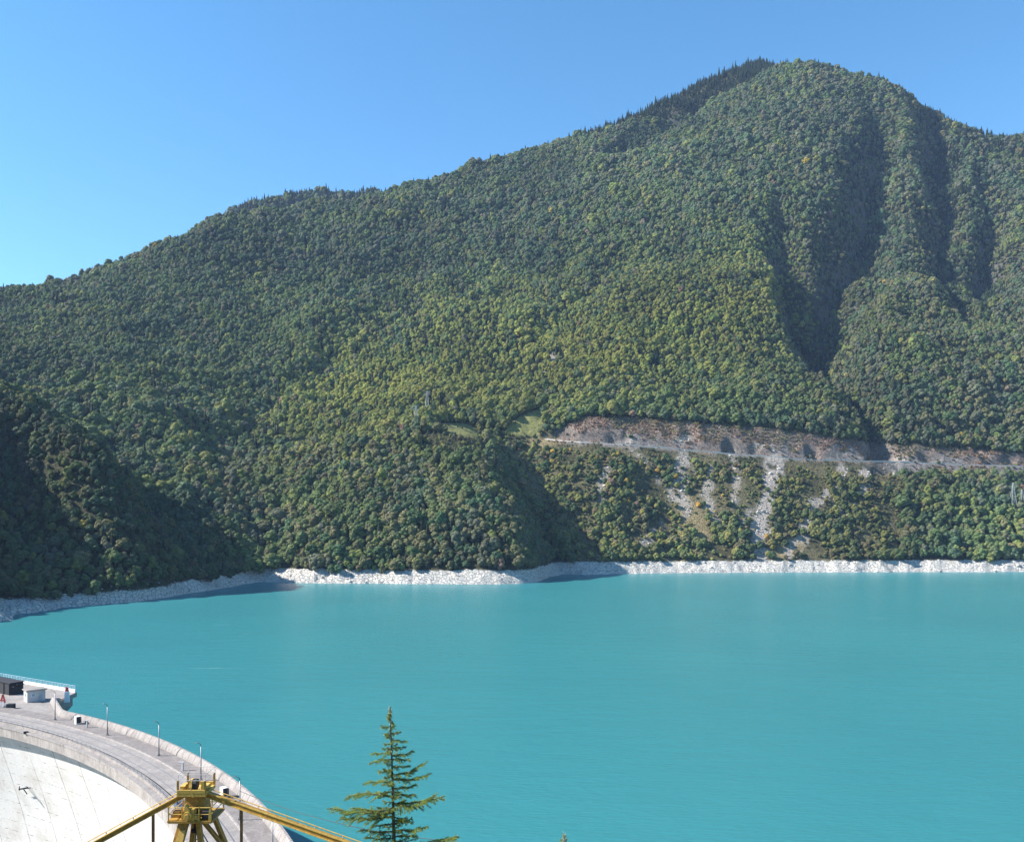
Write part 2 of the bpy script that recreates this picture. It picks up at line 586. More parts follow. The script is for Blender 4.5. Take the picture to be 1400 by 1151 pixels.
verts = np.stack([TX, TY, TZ], -1).reshape(-1, 3)
nr, nc = TZ.shape
idx = np.arange(nr * nc).reshape(nr, nc)
quads = np.stack([idx[:-1, :-1], idx[:-1, 1:], idx[1:, 1:], idx[1:, :-1]], -1).reshape(-1, 4)
me = np_mesh("mountain", verts, quads)
ca = me.color_attributes.new("cover", 'FLOAT_COLOR', 'POINT')
ca.data.foreach_set("color", np.concatenate([COLR.reshape(-1, 3), np.ones((nr * nc, 1))], 1).astype(np.float32).ravel())


def make_ground():
    m, nt, p, _ = mat("mountain_ground")
    at = N(nt, "ShaderNodeAttribute", attribute_name="cover")
    geo = N(nt, "ShaderNodeNewGeometry")
    n1 = noise_node(nt, geo.outputs["Position"], 0.22, 8, 0.7)
    n2 = noise_node(nt, geo.outputs["Position"], 0.035, 6, 0.6)
    v1 = ramp(nt, n1.outputs["Fac"], [(0.3, 0.55), (0.7, 1.35)])
    c = mixc(nt, 1.0, at.outputs["Color"], v1.outputs[0], 'MULTIPLY')
    # pale limestone laid bare below the full-lake line
    sep = N(nt, "ShaderNodeSeparateXYZ")
    nt.links.new(geo.outputs["Position"], sep.inputs[0])
    zz = math_node(nt, 'MULTIPLY_ADD', n2.outputs["Fac"], -7.0, sep.outputs[2])
    zz = math_node(nt, 'MULTIPLY_ADD', n1.outputs["Fac"], -4.0, zz)
    west = math_node(nt, 'MULTIPLY', math_node(nt, 'MULTIPLY_ADD', sep.outputs[0], -0.02, -5.3, clamp=True), 4.6)
    zz = math_node(nt, 'ADD', zz, west)
    bare = ramp(nt, math_node(nt, 'MULTIPLY', zz, 0.05), [(0.36, 1.0), (0.44, 0.0)])
    crack = N(nt, "ShaderNodeTexVoronoi", feature='DISTANCE_TO_EDGE')
    crack.inputs["Scale"].default_value = 0.27
    nt.links.new(mixc(nt, 0.5, geo.outputs["Position"], noise_node(nt, geo.outputs["Position"], 0.15, 4).outputs["Color"], 'ADD'), crack.inputs["Vector"])
    cr = ramp(nt, crack.outputs["Distance"], [(0.0, 0.5), (0.10, 1.0)])
    rk = ramp(nt, n1.outputs["Fac"], [(0.28, (0.33, 0.30, 0.265)), (0.45, (0.53, 0.50, 0.455)), (0.75, (0.64, 0.605, 0.56))])
    rk2 = mixc(nt, 1.0, rk.outputs[0], cr.outputs[0], 'MULTIPLY')
    c = mixc(nt, bare.outputs[0], c, rk2)
    nt.links.new(c, p.inputs["Base Color"])
    p.inputs["Roughness"].default_value = 0.95
    p.inputs["Specular IOR Level"].default_value = 0.1
    h = math_node(nt, 'MULTIPLY_ADD', cr.outputs[0], 0.6, n1.outputs["Fac"])
    bump(nt, p, h, 1.0, 2.4)
    return m


mountain = bpy.data.objects.new("mountain", me)
COL.objects.link(mountain)
me.materials.append(make_ground())
tag(mountain, "steep wooded mountain rising from the far shore with pale bare rock at the waterline", "mountain", kind="structure")


# bilinear lookup in the terrain grid (world x, y -> height, row hidden-test)
def lookup(x, y, arr):
    u = 700 + F * x / y
    j = np.clip(np.searchsorted(us, u) - 1, 0, len(us) - 2)
    i = np.clip(np.searchsorted(Ds, y) - 1, 0, len(Ds) - 2)
    tu = (u - us[j]) / (us[j + 1] - us[j])
    td = (y - Ds[i]) / (Ds[i + 1] - Ds[i])
    return (arr[i, j] * (1 - tu) + arr[i, j + 1] * tu) * (1 - td) + (arr[i + 1, j] * (1 - tu) + arr[i + 1, j + 1] * tu) * td


# ------------------------------------------------------------------ lake
DC = Vector((-244.0, 42.0, 0))        # centre of the arch dam's plan curve
R0 = 229.0


def pol(phi, r, z):
    a = math.radians(phi)
    return Vector((DC.x + r * math.cos(a), DC.y + r * math.sin(a), z))


def make_water():
    m, nt, p, _ = mat("lake_water")
    geo = N(nt, "ShaderNodeNewGeometry")
    big = noise_node(nt, geo.outputs["Position"], 0.006, 4, 0.5, 0.6)
    c = ramp(nt, big.outputs["Fac"], [(0.3, (0.030, 0.172, 0.190)), (0.7, (0.033, 0.190, 0.205))])
    ms = N(nt, "ShaderNodeMapping")
    ms.inputs["Rotation"].default_value = (0, 0, math.radians(8))
    ms.inputs["Scale"].default_value = (0.013, 0.16, 1.0)
    nt.links.new(geo.outputs["Position"], ms.inputs[0])
    sk = noise_node(nt, ms.outputs[0], 1.0, 4, 0.65)
    sf = ramp(nt, sk.outputs["Fac"], [(0.70, 0.0), (0.74, 0.32)])
    nt.links.new(mixc(nt, sf.outputs[0], c.outputs[0], (0.30, 0.42, 0.43)), p.inputs["Base Color"])
    p.inputs["Roughness"].default_value = 0.27
    p.inputs["IOR"].default_value = 1.33
    p.inputs["Specular IOR Level"].default_value = 0.5
    mp = N(nt, "ShaderNodeMapping")
    mp.inputs["Rotation"].default_value = (0, 0, math.radians(24))
    mp.inputs["Scale"].default_value = (0.35, 1.0, 1.0)
    nt.links.new(geo.outputs["Position"], mp.inputs[0])
    n1 = noise_node(nt, mp.outputs[0], 0.75, 5, 0.62, 0.5)
    n2 = noise_node(nt, mp.outputs[0], 0.12, 3, 0.5)
    h = math_node(nt, 'MULTIPLY_ADD', n2.outputs["Fac"], 1.2, n1.outputs["Fac"])
    bump(nt, p, h, 0.6, 0.5)
    return m


wb = MB()
rows = []
rr = [231.2, 236, 245, 260, 290, 340, 420, 540, 700, 900, 1150, 1450, 1800]
for r in rr:
    rows.append([pol(-8 + k * (150 / 60), r, 0.0) for k in range(61)])
wb.quadgrid(rows)
lake = wb.build("lake", make_water())
tag(lake, "turquoise reservoir water behind the dam", "lake", kind="structure")

# a few streaks of wind foam on the water
# ------------------------------------------------------------------ near hillside under the viewer (below the frame)
def hill_z(x, y):
    z = np.interp(y, [-120, -20, 0, 15, 35, 60, 90, 118, 150, 185], [80, 74.5, 73.3, 67, 57.5, 42, 30, 20.4, -6, -40])
    z = z - 1.25 * np.maximum(0, -36 - x) * smooth(20, 60, y) - 0.35 * np.maximum(0, x - 60) * smooth(100, 40, y) * 0.2
    return z + fbm(x, y, 18.0, 4, 61) * 1.0 - 1.0 * smooth(10, 60, y)


hx, hy = np.meshgrid(np.linspace(-170, 320, 164), np.linspace(-120, 185, 103))
hz = hill_z(hx, hy)
hid = np.arange(hx.size).reshape(hx.shape)
hq = np.stack([hid[:-1, :-1], hid[:-1, 1:], hid[1:, 1:], hid[1:, :-1]], -1).reshape(-1, 4)
hme = np_mesh("hillside", np.stack([hx, hy, hz], -1).reshape(-1, 3), hq)
hillside = bpy.data.objects.new("hillside", hme)
COL.objects.link(hillside)
hme.materials.append(simple("hillside_earth", (0.11, 0.105, 0.055), 0.95, 0, 0.45, 0.6, 0.1))
tag(hillside, "grassy bank below the viewpoint", "hillside", kind="structure")

# ------------------------------------------------------------------ dam
M_DECK = concrete("deck_concrete", (0.30, 0.272, 0.254), (0.19, 0.17, 0.16), 0.16, False, 0.32)
M_WALL = concrete("parapet_concrete", (0.30, 0.272, 0.256), (0.19, 0.17, 0.16), 0.3, True)
M_FASC = concrete("fascia_concrete", (0.36, 0.33, 0.312), (0.2, 0.178, 0.165), 0.35, True)
M_LIGHT = concrete("light_concrete", (0.55, 0.53, 0.52), (0.42, 0.40, 0.39), 0.3)
M_STEEL = simple("galvanised_steel", (0.27, 0.28, 0.30), 0.5, 0.6, 0.15, 4)
M_DARK = simple("dark_steel", (0.018, 0.019, 0.024), 0.75, 0.0, 0.3, 4)
M_YEL = simple("yellow_paint", (0.36, 0.20, 0.035), 0.6, 0.0, 0.42, 5.0)
M_YEL2 = simple("bright_yellow_paint", (0.54, 0.35, 0.075), 0.6, 0.0, 0.32, 5.0)
M_POST = simple("rusty_brown_paint", (0.19, 0.105, 0.045), 0.7, 0.1, 0.4, 1.2)
M_RED = simple("red_paint", (0.55, 0.07, 0.06), 0.5, 0.0, 0.2, 3)
M_WHITE = simple("white_paint", (0.78, 0.78, 0.76), 0.6, 0.0, 0.06, 2)
M_CABLE = simple("cable_rubber", (0.02, 0.02, 0.022), 0.7, 0, 0.2, 3)


def make_face():
    m, nt, p, _ = mat("dam_face_concrete")
    uv = N(nt, "ShaderNodeUVMap", uv_map="plan")
    sep = N(nt, "ShaderNodeSeparateXYZ")
    nt.links.new(uv.outputs[0], sep.inputs[0])
    geo = N(nt, "ShaderNodeNewGeometry")
    n1 = noise_node(nt, uv.outputs[0], 0.12, 8, 0.7, 0.3)
    n2 = noise_node(nt, uv.outputs[0], 1.3, 6, 0.7)
    base = ramp(nt, n2.outputs["Fac"], [(0.3, (0.60, 0.585, 0.57)), (0.7, (0.76, 0.745, 0.73))])
    st = ramp(nt, n1.outputs["Fac"], [(0.46, 0.0), (0.68, 0.5)])
    c = mixc(nt, st.outputs[0], base.outputs[0], (0.43, 0.375, 0.335))
    # contraction joints every 13 m and faint lift lines every 3 m, broken up
    ju = math_node(nt, 'PINGPONG', math_node(nt, 'MULTIPLY_ADD', noise_node(nt, uv.outputs[0], 0.5, 2).outputs["Fac"], 0.12, sep.outputs[0]), 6.5)
    jl = math_node(nt, 'LESS_THAN', ju, 0.13)
    jm = ramp(nt, noise_node(nt, uv.outputs[0], 0.16, 3).outputs["Fac"], [(0.40, 1.0), (0.6, 0.25)])
    jl = math_node(nt, 'MULTIPLY', jl, jm.outputs[0])
    lv = math_node(nt, 'PINGPONG', sep.outputs[1], 1.5)
    ll = math_node(nt, 'LESS_THAN', lv, 0.09)
    lm = ramp(nt, noise_node(nt, uv.outputs[0], 0.45, 5, 0.7).outputs["Fac"], [(0.50, 0.0), (0.60, 0.9)])
    ll = math_node(nt, 'MULTIPLY', ll, lm.outputs[0])
    c = mixc(nt, jl, c, (0.16, 0.14, 0.13))
    c = mixc(nt, ll, c, (0.22, 0.19, 0.17))
    nt.links.new(c, p.inputs["Base Color"])
    p.inputs["Roughness"].default_value = 0.9
    p.inputs["Specular IOR Level"].default_value = 0.2
    bump(nt, p, n2.outputs["Fac"], 0.3, 0.05)
    return m


DZ = 20.0
PH0, PH1 = 12.0, 114.0
PHS = [PH0 + (PH1 - PH0) * k / 136 for k in range(137)]
dam = thing("dam", pol(60, R0 - 5, -60), "pale curved concrete arch dam with a road along its crest", "dam")
# downstream face (leans back under the crest), foot, upstream face
b = MB()
prof = [(219.2, DZ - 2.9), (220.5, DZ - 7.5), (223.0, DZ - 15), (226.0, DZ - 25), (229, DZ - 37), (231, DZ - 52), (231, DZ - 80), (227, DZ - 140)]
zs = np.linspace(DZ - 2.9, DZ - 140, 40)
prz = np.array([q[1] for q in prof][::-1]); prr = np.array([q[0] for q in prof][::-1])
rows = [[pol(ph, float(np.interp(z, prz, prr)), z) for ph in PHS] for z in zs]
b.quadgrid(rows)
fm = b.mesh("face", True)
uvl = fm.uv_layers.new(name="plan")
for poly in fm.polygons:
    for li in poly.loop_indices:
        vi = fm.loops[li].vertex_index
        k, i = vi % len(PHS), vi // len(PHS)
        uvl.data[li].uv = (math.radians(PHS[k]) * 219.0 + 4.0, zs[i])
fo = bpy.data.objects.new("face", fm)
fm.materials.append(make_face())
COL.objects.link(fo)
fo.parent = dam
fo.matrix_parent_inverse = dam.matrix_basis.inverted()
b = MB()
b.quadgrid([[pol(ph, 230.8, z) for ph in PHS] for z in (-60.0, -20.0, 0.0, DZ - 0.4)])
b.build("upstream_face", M_WALL, dam, True)
# crest slab: underside ledge, fascia and road deck
b = MB()
sec = [(219.2, DZ - 2.75), (217.25, DZ - 2.5), (217.2, DZ - 0.35), (217.05, DZ - 0.3), (217.05, DZ + 0.05), (218.6, DZ + 0.05)]
b.quadgrid([[pol(ph, r, z) for ph in PHS] for r, z in sec])
b.build("fascia", M_FASC, dam)
b = MB()
b.quadgrid([[pol(ph, r, z) for ph in PHS] for r, z in ((217.1, DZ + 0.054), (218.55, DZ + 0.054), (218.6, DZ + 0.55), (219.0, DZ + 0.55), (219.05, DZ + 0.02))])
b.build("kerb_wall", M_WALL, dam)
b = MB()
b.quadgrid([[pol(ph, r, DZ) for ph in PHS] for r in (219.0, 222.0, 226.2)])
b.build("roadway", M_DECK, dam)
b = MB()     # raised walkway with its pale kerb
b.quadgrid([[pol(ph, r, z) for ph in PHS] for r, z in ((226.2, DZ), (226.22, DZ + 0.2), (226.55, DZ + 0.2))])
b.build("kerb", M_FASC, dam)
b = MB()
b.quadgrid([[pol(ph, r, DZ + 0.19) for ph in PHS] for r in (226.55, 228.5, 231.0)])
b.build("walkway", concrete("walkway_concrete", (0.235, 0.21, 0.198), (0.14, 0.125, 0.118), 0.3, False, 0.38), dam)
# crane rails on the roadway
for r in (220.3, 221.6, 224.2):
    b = MB()
    b.quadgrid([[pol(ph, r + dr, DZ + dz) for ph in PHS] for dr, dz in ((-0.06, 0.0), (-0.06, 0.1), (0.06, 0.1), (0.06, 0.0))])
    b.build("rail", M_DARK if r < 221 else M_STEEL, dam)
# handrail on the downstream edge
b = MB()
for hgt in (0.95, 1.3):
    b.tube([pol(ph, 218.8, DZ + hgt) for ph in PHS], 0.035, 5)
ph = PH0
while ph < PH1:
    b.beam(pol(ph, 218.8, DZ + 0.5), pol(ph, 218.8, DZ + 1.3), 0.06, 0.06)
    ph += 0.65
b.build("handrail", M_STEEL, dam)
# upstream wave wall: flared panels with open joints; it swings out to the platform at its far end
PEND = 57.2
b = MB()
wprof = [(230.75, 0.15), (230.85, 0.6), (231.1, 1.1), (231.55, 1.75), (231.95, 1.75), (231.6, 1.2), (231.35, 0.5), (231.3, -0.5)]


def wallpt(s, r, h):
    """s in metres along the wall from PH0"""
    phi = PH0 + math.degrees(s / 231.0)
    if phi <= PEND:
        return pol(phi, r, DZ + h)
    ds = (phi - PEND) * math.radians(1) * 231.0
    base = pol(PEND, 231.0, 0)
    t0 = math.radians(PEND + 90)
    # the wall bends outwards (to the lake) along a curve
    ang = t0 - 0.55 * min(1.0, ds / 14.0)
    n = 12
    p = Vector((base.x, base.y, 0))
    for i in range(n):
        a = t0 - 0.42 * min(1.0, (i + .5) / n * ds / 6.0)
        p += Vector((math.cos(a), math.sin(a), 0)) * (ds / n)
    a = t0 - 0.42 * min(1.0, ds / 6.0)
    out = Vector((math.cos(a - math.pi / 2), math.sin(a - math.pi / 2), 0))
    q = p + out * (r - 231.0)
    return Vector((q.x, q.y, DZ + h))


LW = math.radians(PEND - PH0) * 231.0 + 24.0
s = 0.0
while s < LW - 1:
    e = min(s + 2.9, LW)
    rows = []
    for (r, h) in wprof:
        rows.append([wallpt(s + (e - s) * t / 3, r, h) for t in range(4)])
    b.quadgrid(rows)
    # end caps of the panel
    b.poly([wallpt(s, r, h) for r, h in wprof])
    b.poly([wallpt(e, r, h) for r, h in wprof][::-1])
    s = e + 0.09
b.build("parapet", M_WALL, dam)

# intake platform standing out into the lake
PA = [(-133, 257.5), (-133, 271), (-168, 292), (-237, 333), (-262, 318), (-258, 272.5), (-224, 272.0), (-184, 264.5), (-150, 251.5), (-117.5, 235.5)]
b = MB()
top = [Vector((x, y, DZ - 0.02)) for x, y in PA]
bot = [Vector((x, y, DZ - 1.3)) for x, y in PA]
b.poly(top)
b.poly(bot[::-1])
for i in range(len(PA)):
    j = (i + 1) % len(PA)
    b.poly([bot[i], bot[j], top[j], top[i]][::-1])
plat = b.build("platform", M_DECK, dam)
for (x, y, w, d) in ((-136.6, 263.6, 6.5, 11.0), (-165, 280, 8, 12), (-205, 300, 8, 14)):      # haunched piers under it
    rz = math.radians(-31) if x < -150 else 0.0
    b = MB()
    cs, sn = math.cos(rz), math.sin(rz)
    ring = []
    for (z, kx, ky) in ((-55, .5, .5), (DZ - 9.5, .5, .5), (DZ - 5.6, .62, .6), (DZ - 3.6, 1, 1), (DZ - 1.35, 1, 1)):
        ring.append([(x + (sx * w / 2 * kx) * cs - (sy * d / 2 * ky) * sn, y + (sx * w / 2 * kx) * sn + (sy * d / 2 * ky) * cs, z) for sx, sy in ((-1, -1), (1, -1), (1, 1), (-1, 1), (-1, -1))])
    b.quadgrid(ring)
    b.build("pier", M_WALL, plat)
edge = [Vector((-133.3, 270.6, 0)), Vector((-168, 291.5, 0)), Vector((-237, 332.4, 0))]
b = MB()
for p, q in zip(edge[:-1], edge[1:]):
    d = (q - p).normalized()
    off = Vector((d.y, -d.x, 0)) * 0.0
    b.beam(p + Vector((0, 0, DZ + 0.45)), q + Vector((0, 0, DZ + 0.45)), 0.35, 0.9)
    b.beam(p + Vector((0, 0, DZ - 0.55)) + Vector((-.3, -.55, 0)), q + Vector((0, 0, DZ - 0.55)) + Vector((-.3, -.55, 0)), 0.3, 1.0)
b.build("edge_wall", M_WHITE, plat)
b = MB()
for p, q in zip(edge[:-1], edge[1:]):
    L = (q - p).length
    for hgt in (1.25, 1.6, 2.0):
        b.tube([p + Vector((0, 0, DZ + hgt)), q + Vector((0, 0, DZ + hgt))], 0.05 if hgt > 1.9 else 0.03, 5)
    n = int(L / 1.5)
    for i in range(n + 1):
        r = p.lerp(q, i / n)
        b.beam(r + Vector((0, 0, DZ + .9)), r + Vector((0, 0, DZ + 2.0)), 0.08, 0.08)
b.build("railing", simple("pale_railing_paint", (0.50, 0.60, 0.68), 0.5, 0.1, 0.08, 2), plat)
# bracket of steel bars left standing out of the face, and a floodlight under the handrail
ctr = Vector(W(38, 1076, 1.0)); 
def on_face(u, v):
    d = (W(u, v, 1.0) - Vector((0, 0, EYE)))
    o = Vector((0, 0, EYE))
    t = 120.0
    while t < 330:
        p = o + d * t
        r = math.hypot(p.x - DC.x, p.y - DC.y)
        if r >= float(np.interp(p.z, prz, prr)):
            return p
        t += 0.05
    return o + d * 200


b = MB()
f0 = on_face(38, 1076)
nrm = Vector((DC.x - f0.x, DC.y - f0.y, 0)).normalized()
tan = Vector((-nrm.y, nrm.x, 0))
b.beam(f0 + nrm * .0, f0 + nrm * 2.4 + Vector((0, 0, .1)), 0.22, 0.3)
b.beam(f0 + tan * 1.6 + Vector((0, 0, .2)), f0 + nrm * 1.7, 0.18, 0.22)
b.beam(f0 - tan * .3 + Vector((0, 0, -1.8)), f0 + nrm * 1.2, 0.15, 0.2)
b.beam(f0 + nrm * 2.2 + Vector((0, 0, .9)), f0 + nrm * 2.2 + Vector((0, 0, -.2)), 0.15, 0.2)
b.build("steel_bracket", M_DARK, dam)
b = MB()
fl = pol(55.6, 217.2, DZ + 0.1)
b.box(fl, (1.1, 0.5, 0.5), 0.6)
b.beam(fl + Vector((.4, 0, 0)), fl + Vector((.6, .2, -1.3)), 0.25, 0.25)
b.build("floodlight", M_DARK, dam)

# things standing on the crest ---------------------------------------------------
hut = thing("hut", (-140.0, 256.0, DZ), "small white flat-roofed hut on the dam platform", "hut", rz=math.radians(42))


def local(parent, mb, name, m, bevel=0.0):
    """mesh given in the thing's own coordinates"""
    me = mb.mesh(name)
    o = bpy.data.objects.new(name, me)
    me.materials.append(m)
    COL.objects.link(o)
    o.parent = parent
    if bevel:
        md = o.modifiers.new("bevel", 'BEVEL'); md.width = bevel; md.segments = 2
    return o


b = MB(); b.box((2.4, 1.9, 1.6), (4.8, 3.8, 3.2)); wl_ = local(hut, b, "wall", M_LIGHT)
b = MB(); b.box((2.4, 1.9, 3.32), (5.6, 4.6, 0.24)); b.box((2.4, 1.9, 3.49), (4.9, 3.9, 0.1)); local(hut, b, "roof", M_DECK)
b = MB(); b.box((1.6, -0.03, 2.0), (1.1, 0.1, 0.9)); wn = local(hut, b, "window", M_WHITE)
b = MB(); b.box((1.6, -0.09, 2.0), (0.9, 0.03, 0.7)); local(wn, b, "pane", simple("window_glass", (0.25, 0.30, 0.35), 0.1, 0, 0.1))
b = MB(); b.box((3.5, -0.03, 1.05), (0.95, 0.08, 2.1)); local(hut, b, "door", simple("grey_door_paint", (0.36, 0.37, 0.40), 0.6))
b = MB(); b.box((-0.03, 1.9, 1.9), (0.08, 0.9, 0.7)); local(hut, b, "vent", M_STEEL)

shed = thing("shed", (-150.6, 268.6, DZ), "long dark steel gate housing on the platform's far edge at the frame side", "gate housing", rz=math.radians(148))
b = MB()
b.box((8, 0, 1.75), (18, 4.0, 3.5)); wl2 = local(shed, b, "wall", M_DARK)
b = MB()
b.box((8, 0, 3.6), (18.6, 4.5, 0.2)); local(shed, b, "roof", M_DARK)
b = MB()
for i in range(4):
    b.box((-1.6, -1.5 + i, 3.0 - 0.45 * (i % 2)), (1.4, 0.2, 0.25))
b.box((-1.1, 0, 1.7), (.25, 3.4, 3.3))
local(shed, b, "end_rack", M_DARK)
for i in range(7):
    b = MB(); b.box((-0.6 + i * 3.0, 2.1, 1.75), (0.18, 0.2, 3.5)); local(shed, b, "rib", M_DARK)

hoist = thing("hoist_frame", W(4, 968, 249.0), "red and white hoist frame on the crest roadway near the left edge", "hoist")
b = MB()
for sx in (-0.8, 0.8):
    b = MB(); b.beam((sx, 0, 0), (sx * 0.25, 0, 2.4), 0.22, 0.22)
    local(hoist, b, "leg", M_WHITE)
b = MB()
b.beam((-0.5, 0, 2.1), (0.0, 0, 3.9), 0.35, 0.3); b.beam((0.6, 0, 1.6), (0.0, 0, 3.9), 0.35, 0.3); b.box((0, 0, 2.2), (1.3, .4, .35)); b.box((-.9, 0, 2.3), (1.0, .3, .3))
local(hoist, b, "head", M_RED)
box_t = thing("winch_box", W(15, 968, 249.0), "low dark equipment box beside the red hoist frame", "box")
b = MB(); b.box((0, 0, 0.65), (2.0, 1.3, 1.3)); local(box_t, b, "body", M_DARK, 0.04)
b = MB(); b.box((-1.4, 0, 0.5), (0.8, 1.1, 0.9)); local(box_t, b, "motor", M_STEEL, 0.04)
hyd = thing("lifting_post", (-131.8, 262.5, DZ - 1.2), "white concrete post with a red hood at the platform's corner", "post")
b = MB(); b.box((0, 0, 1.6), (1.4, 1.4, 3.2), 0.3, 0.85); local(hyd, b, "pillar", M_WHITE, 0.05)
b = MB(); b.box((0, 0, 3.7), (1.0, 0.9, 1.1), 0.3, 0.7); b.box((-.2, 0, 4.3), (.5, .5, .4)); local(hyd, b, "hood", M_RED, 0.05)


def cabinet(u, v, label, s=1.0):
    D = (EYE - DZ - .2) * F / (v - HOR)
    p = W(u, v, D)
    t = thing("electrical_cabinet", p, label, "cabinet", "electrical cabinets on the dam crest", rz=math.radians(40))
    b = MB(); b.box((0, 0, 0.85 * s), (0.9 * s, 1.3 * s, 1.7 * s)); local(t, b, "body", M_WHITE, 0.02)
    b = MB(); b.box((0.0, -0.68 * s, 0.95 * s), (0.8 * s, 0.06, 1.4 * s)); local(t, b, "door", M_DARK)
    b = MB(); b.box((0.55 * s, -0.2, 0.9 * s), (0.24 * s, 0.9 * s, 1.2 * s)); local(t, b, "side_box", M_DARK)
    return t


cabinet(106, 989, "white cabinet with a dark front, far along the crest wall", 1.15)
cabinet(306, 1089, "white cabinet with a dark front, just right of the yellow crane head", 1.1)
for (u, v, lab) in ((119, 994, "short pale post by the crest wall beyond the first lamp poles"), (250, 1053, "short pale post on the walkway just above the crane's top platform")):
    D = (EYE - DZ - .2) * F / (v - HOR)
    t = thing("bollard", W(u, v, D), lab, "post", "short posts on the walkway")
    b = MB(); b.tube([(0, 0, 0), (0, 0, 1.6)], 0.22, 8); local(t, b, "shaft", M_LIGHT)
    b = MB(); b.box((-.35, 0, 1.72), (1.3, .35, .22)); local(t, b, "cap", M_LIGHT)

# lamp posts
lamp_pos = [(-120.6, 234.0), (-99.5, 218.0), (-79.5, 199.6), (-63.5, 181.0), (-48.5, 158.0), (-37.0, 137.0)]
lamp_lab = ["grey street lamp beside the outward bend of the crest wall", "grey street lamp standing between the bend of the wall and the white-cabinet stretch's next lamp",
            "grey street lamp in the middle of the crest, clear against the lake", "grey street lamp whose foot is hidden by the crane's top platform",
            "grey street lamp behind the crane's long right beam", "grey street lamp cut off by the bottom edge below the crane beam"]
lamp_lab[1] = "grey street lamp second nearest the hut, clear against the lake"
b = MB(); b.tube([(0, 0, 0), (0, 0, 3.0), (0, 0, 7.0)], [0.15, 0.12, 0.085], 8); pole_me = b.mesh("pole", True); pole_me.materials.append(M_STEEL)
b = MB(); b.box((0, 0, 0.2), (0.45, 0.45, 0.4)); base_me = b.mesh("base"); base_me.materials.append(M_DECK)
b = MB(); b.tube([(0, 0, 7.0), (-0.05, 0, 7.35), (-0.3, 0, 7.6), (-0.85, 0, 7.75)], [0.06, 0.055, 0.05, 0.045], 6); arm_me = b.mesh("arm", True); arm_me.materials.append(M_DARK)
b = MB(); b.box((-1.05, 0, 7.76), (0.55, 0.2, 0.12), 0, 0.8); head_me = b.mesh("lamp_head"); head_me.materials.append(M_STEEL)
for (x, y), lab in zip(lamp_pos, lamp_lab):
    t = thing("street_lamp", (x, y, DZ + 0.19), lab, "street lamp", "street lamps along the dam crest", rz=random.uniform(-.1, .1))
    for nm, md in (("base", base_me), ("pole", pole_me), ("arm", arm_me), ("lamp_head", head_me)):
        o = bpy.data.objects.new(nm, md)
        COL.objects.link(o)
        o.parent = t

# overhead cable from the lamp behind the beam to the right bank
a, e = Vector((-48.4, 158.0, DZ + 5.3)), Vector((-5.0, 112.0, 33.2))
pts = []
for i in range(31):
    t = i / 30
    p = a.lerp(e, t)
    p.z -= 4 * 1.5 * t * (1 - t)
    pts.append(p)
b = MB(); b.tube(pts, 0.045, 5)
tag(b.build("power_cable", M_CABLE), "thin dark cable strung from a lamp pole across the water to the tree", "cable")

# notice board with blue lettering on the crest handrail, half hidden by the crane
sg = thing("sign_board", W(247, 1106.5, 164.0), "white board with blue letters behind the crane's left side", "sign", rz=math.radians(22))
b = MB(); b.box((0, 0, 1.1), (2.3, 0.08, 1.7)); local(sg, b, "panel", M_WHITE)
b = MB()
for x0 in (-0.62,):
    b.beam((x0, -0.06, 0.75), (x0, -0.06, 1.6), 0.14, 0.03, (0, 1, 0)); b.beam((x0 + .5, -0.06, 0.75), (x0 + .5, -0.06, 1.6), 0.14, 0.03, (0, 1, 0))
    b.beam((x0, -0.07, 1.6), (x0 + .5, -0.07, 0.75), 0.14, 0.03, (0, 1, 0))
x0 = 0.22
b.beam((x0, -0.06, 0.85), (x0, -0.06, 1.6), 0.14, 0.03, (0, 1, 0)); b.beam((x0 + .5, -0.06, 0.85), (x0 + .5, -0.06, 1.6), 0.14, 0.03, (0, 1, 0)); b.beam((x0 - .03, -0.06, 0.79), (x0 + .53, -0.06, 0.79), 0.14, 0.03, (0, 1, 0))
local(sg, b, "lettering", simple("blue_paint", (0.03, 0.04, 0.28), 0.6))
for sx in (-.9, .9):
    b = MB(); b.beam((sx, 0.1, -.1), (sx, 0.1, 1.9), .1, .1); local(sg, b, "post", M_STEEL)

# ------------------------------------------------------------------ yellow crane
CD = 60.0


def C(u, v, dd=0.0):
    p = W(u, v, CD)
    return Vector((p.x, p.y + dd, p.z))


crane = thing("crane", (C(266, 1100).x, CD + 0.6, float(hill_z(np.array([-21.5]), np.array([60.6]))[0])), "yellow steel crane head with two platforms and long beams to either side", "crane")


def part(mb, name, m, parent=crane, bevel=0.0):
    return mb.build(name, m, parent, bevel=bevel)


dp = 1.3
gz = crane.location.z - 0.3
b = MB()          # column: tapered box
cw = [C(252, 1119), C(281, 1119), C(281, 1119, dp), C(252, 1119, dp), C(253, 1086), C(277, 1086), C(277, 1086, dp), C(253, 1086, dp)]
b.hexa([C(251, 1118, -.1), C(262, 1118, -.1), C(262, 1118, dp), C(251, 1118, dp), C(253, 1087), C(277, 1087), C(277, 1087, dp), C(253, 1087, dp)])
b.hexa([C(275, 1118, .0), C(281, 1118, 0), C(281, 1118, dp), C(275, 1118, dp), C(262, 1087, .01), C(276.8, 1087, .01), C(276.8, 1087, dp - .01), C(262, 1087, dp - .01)])
part(b, "column", M_YEL, bevel=0.02)


def leg(u0, v0, u1, w0, w1, d0, d1, m=M_YEL):
    b = MB()
    p, q = C(u0, v0, d0), C(u1, 1151, d1)
    dirv = (q - p)
    q2 = p + dirv * ((p.z - gz) / (p.z - q.z))
    b.beam(p, q2, w0, 0.45, (0, 1, 0), w1, 0.45)
    return part(b, "leg", m, bevel=0.02)


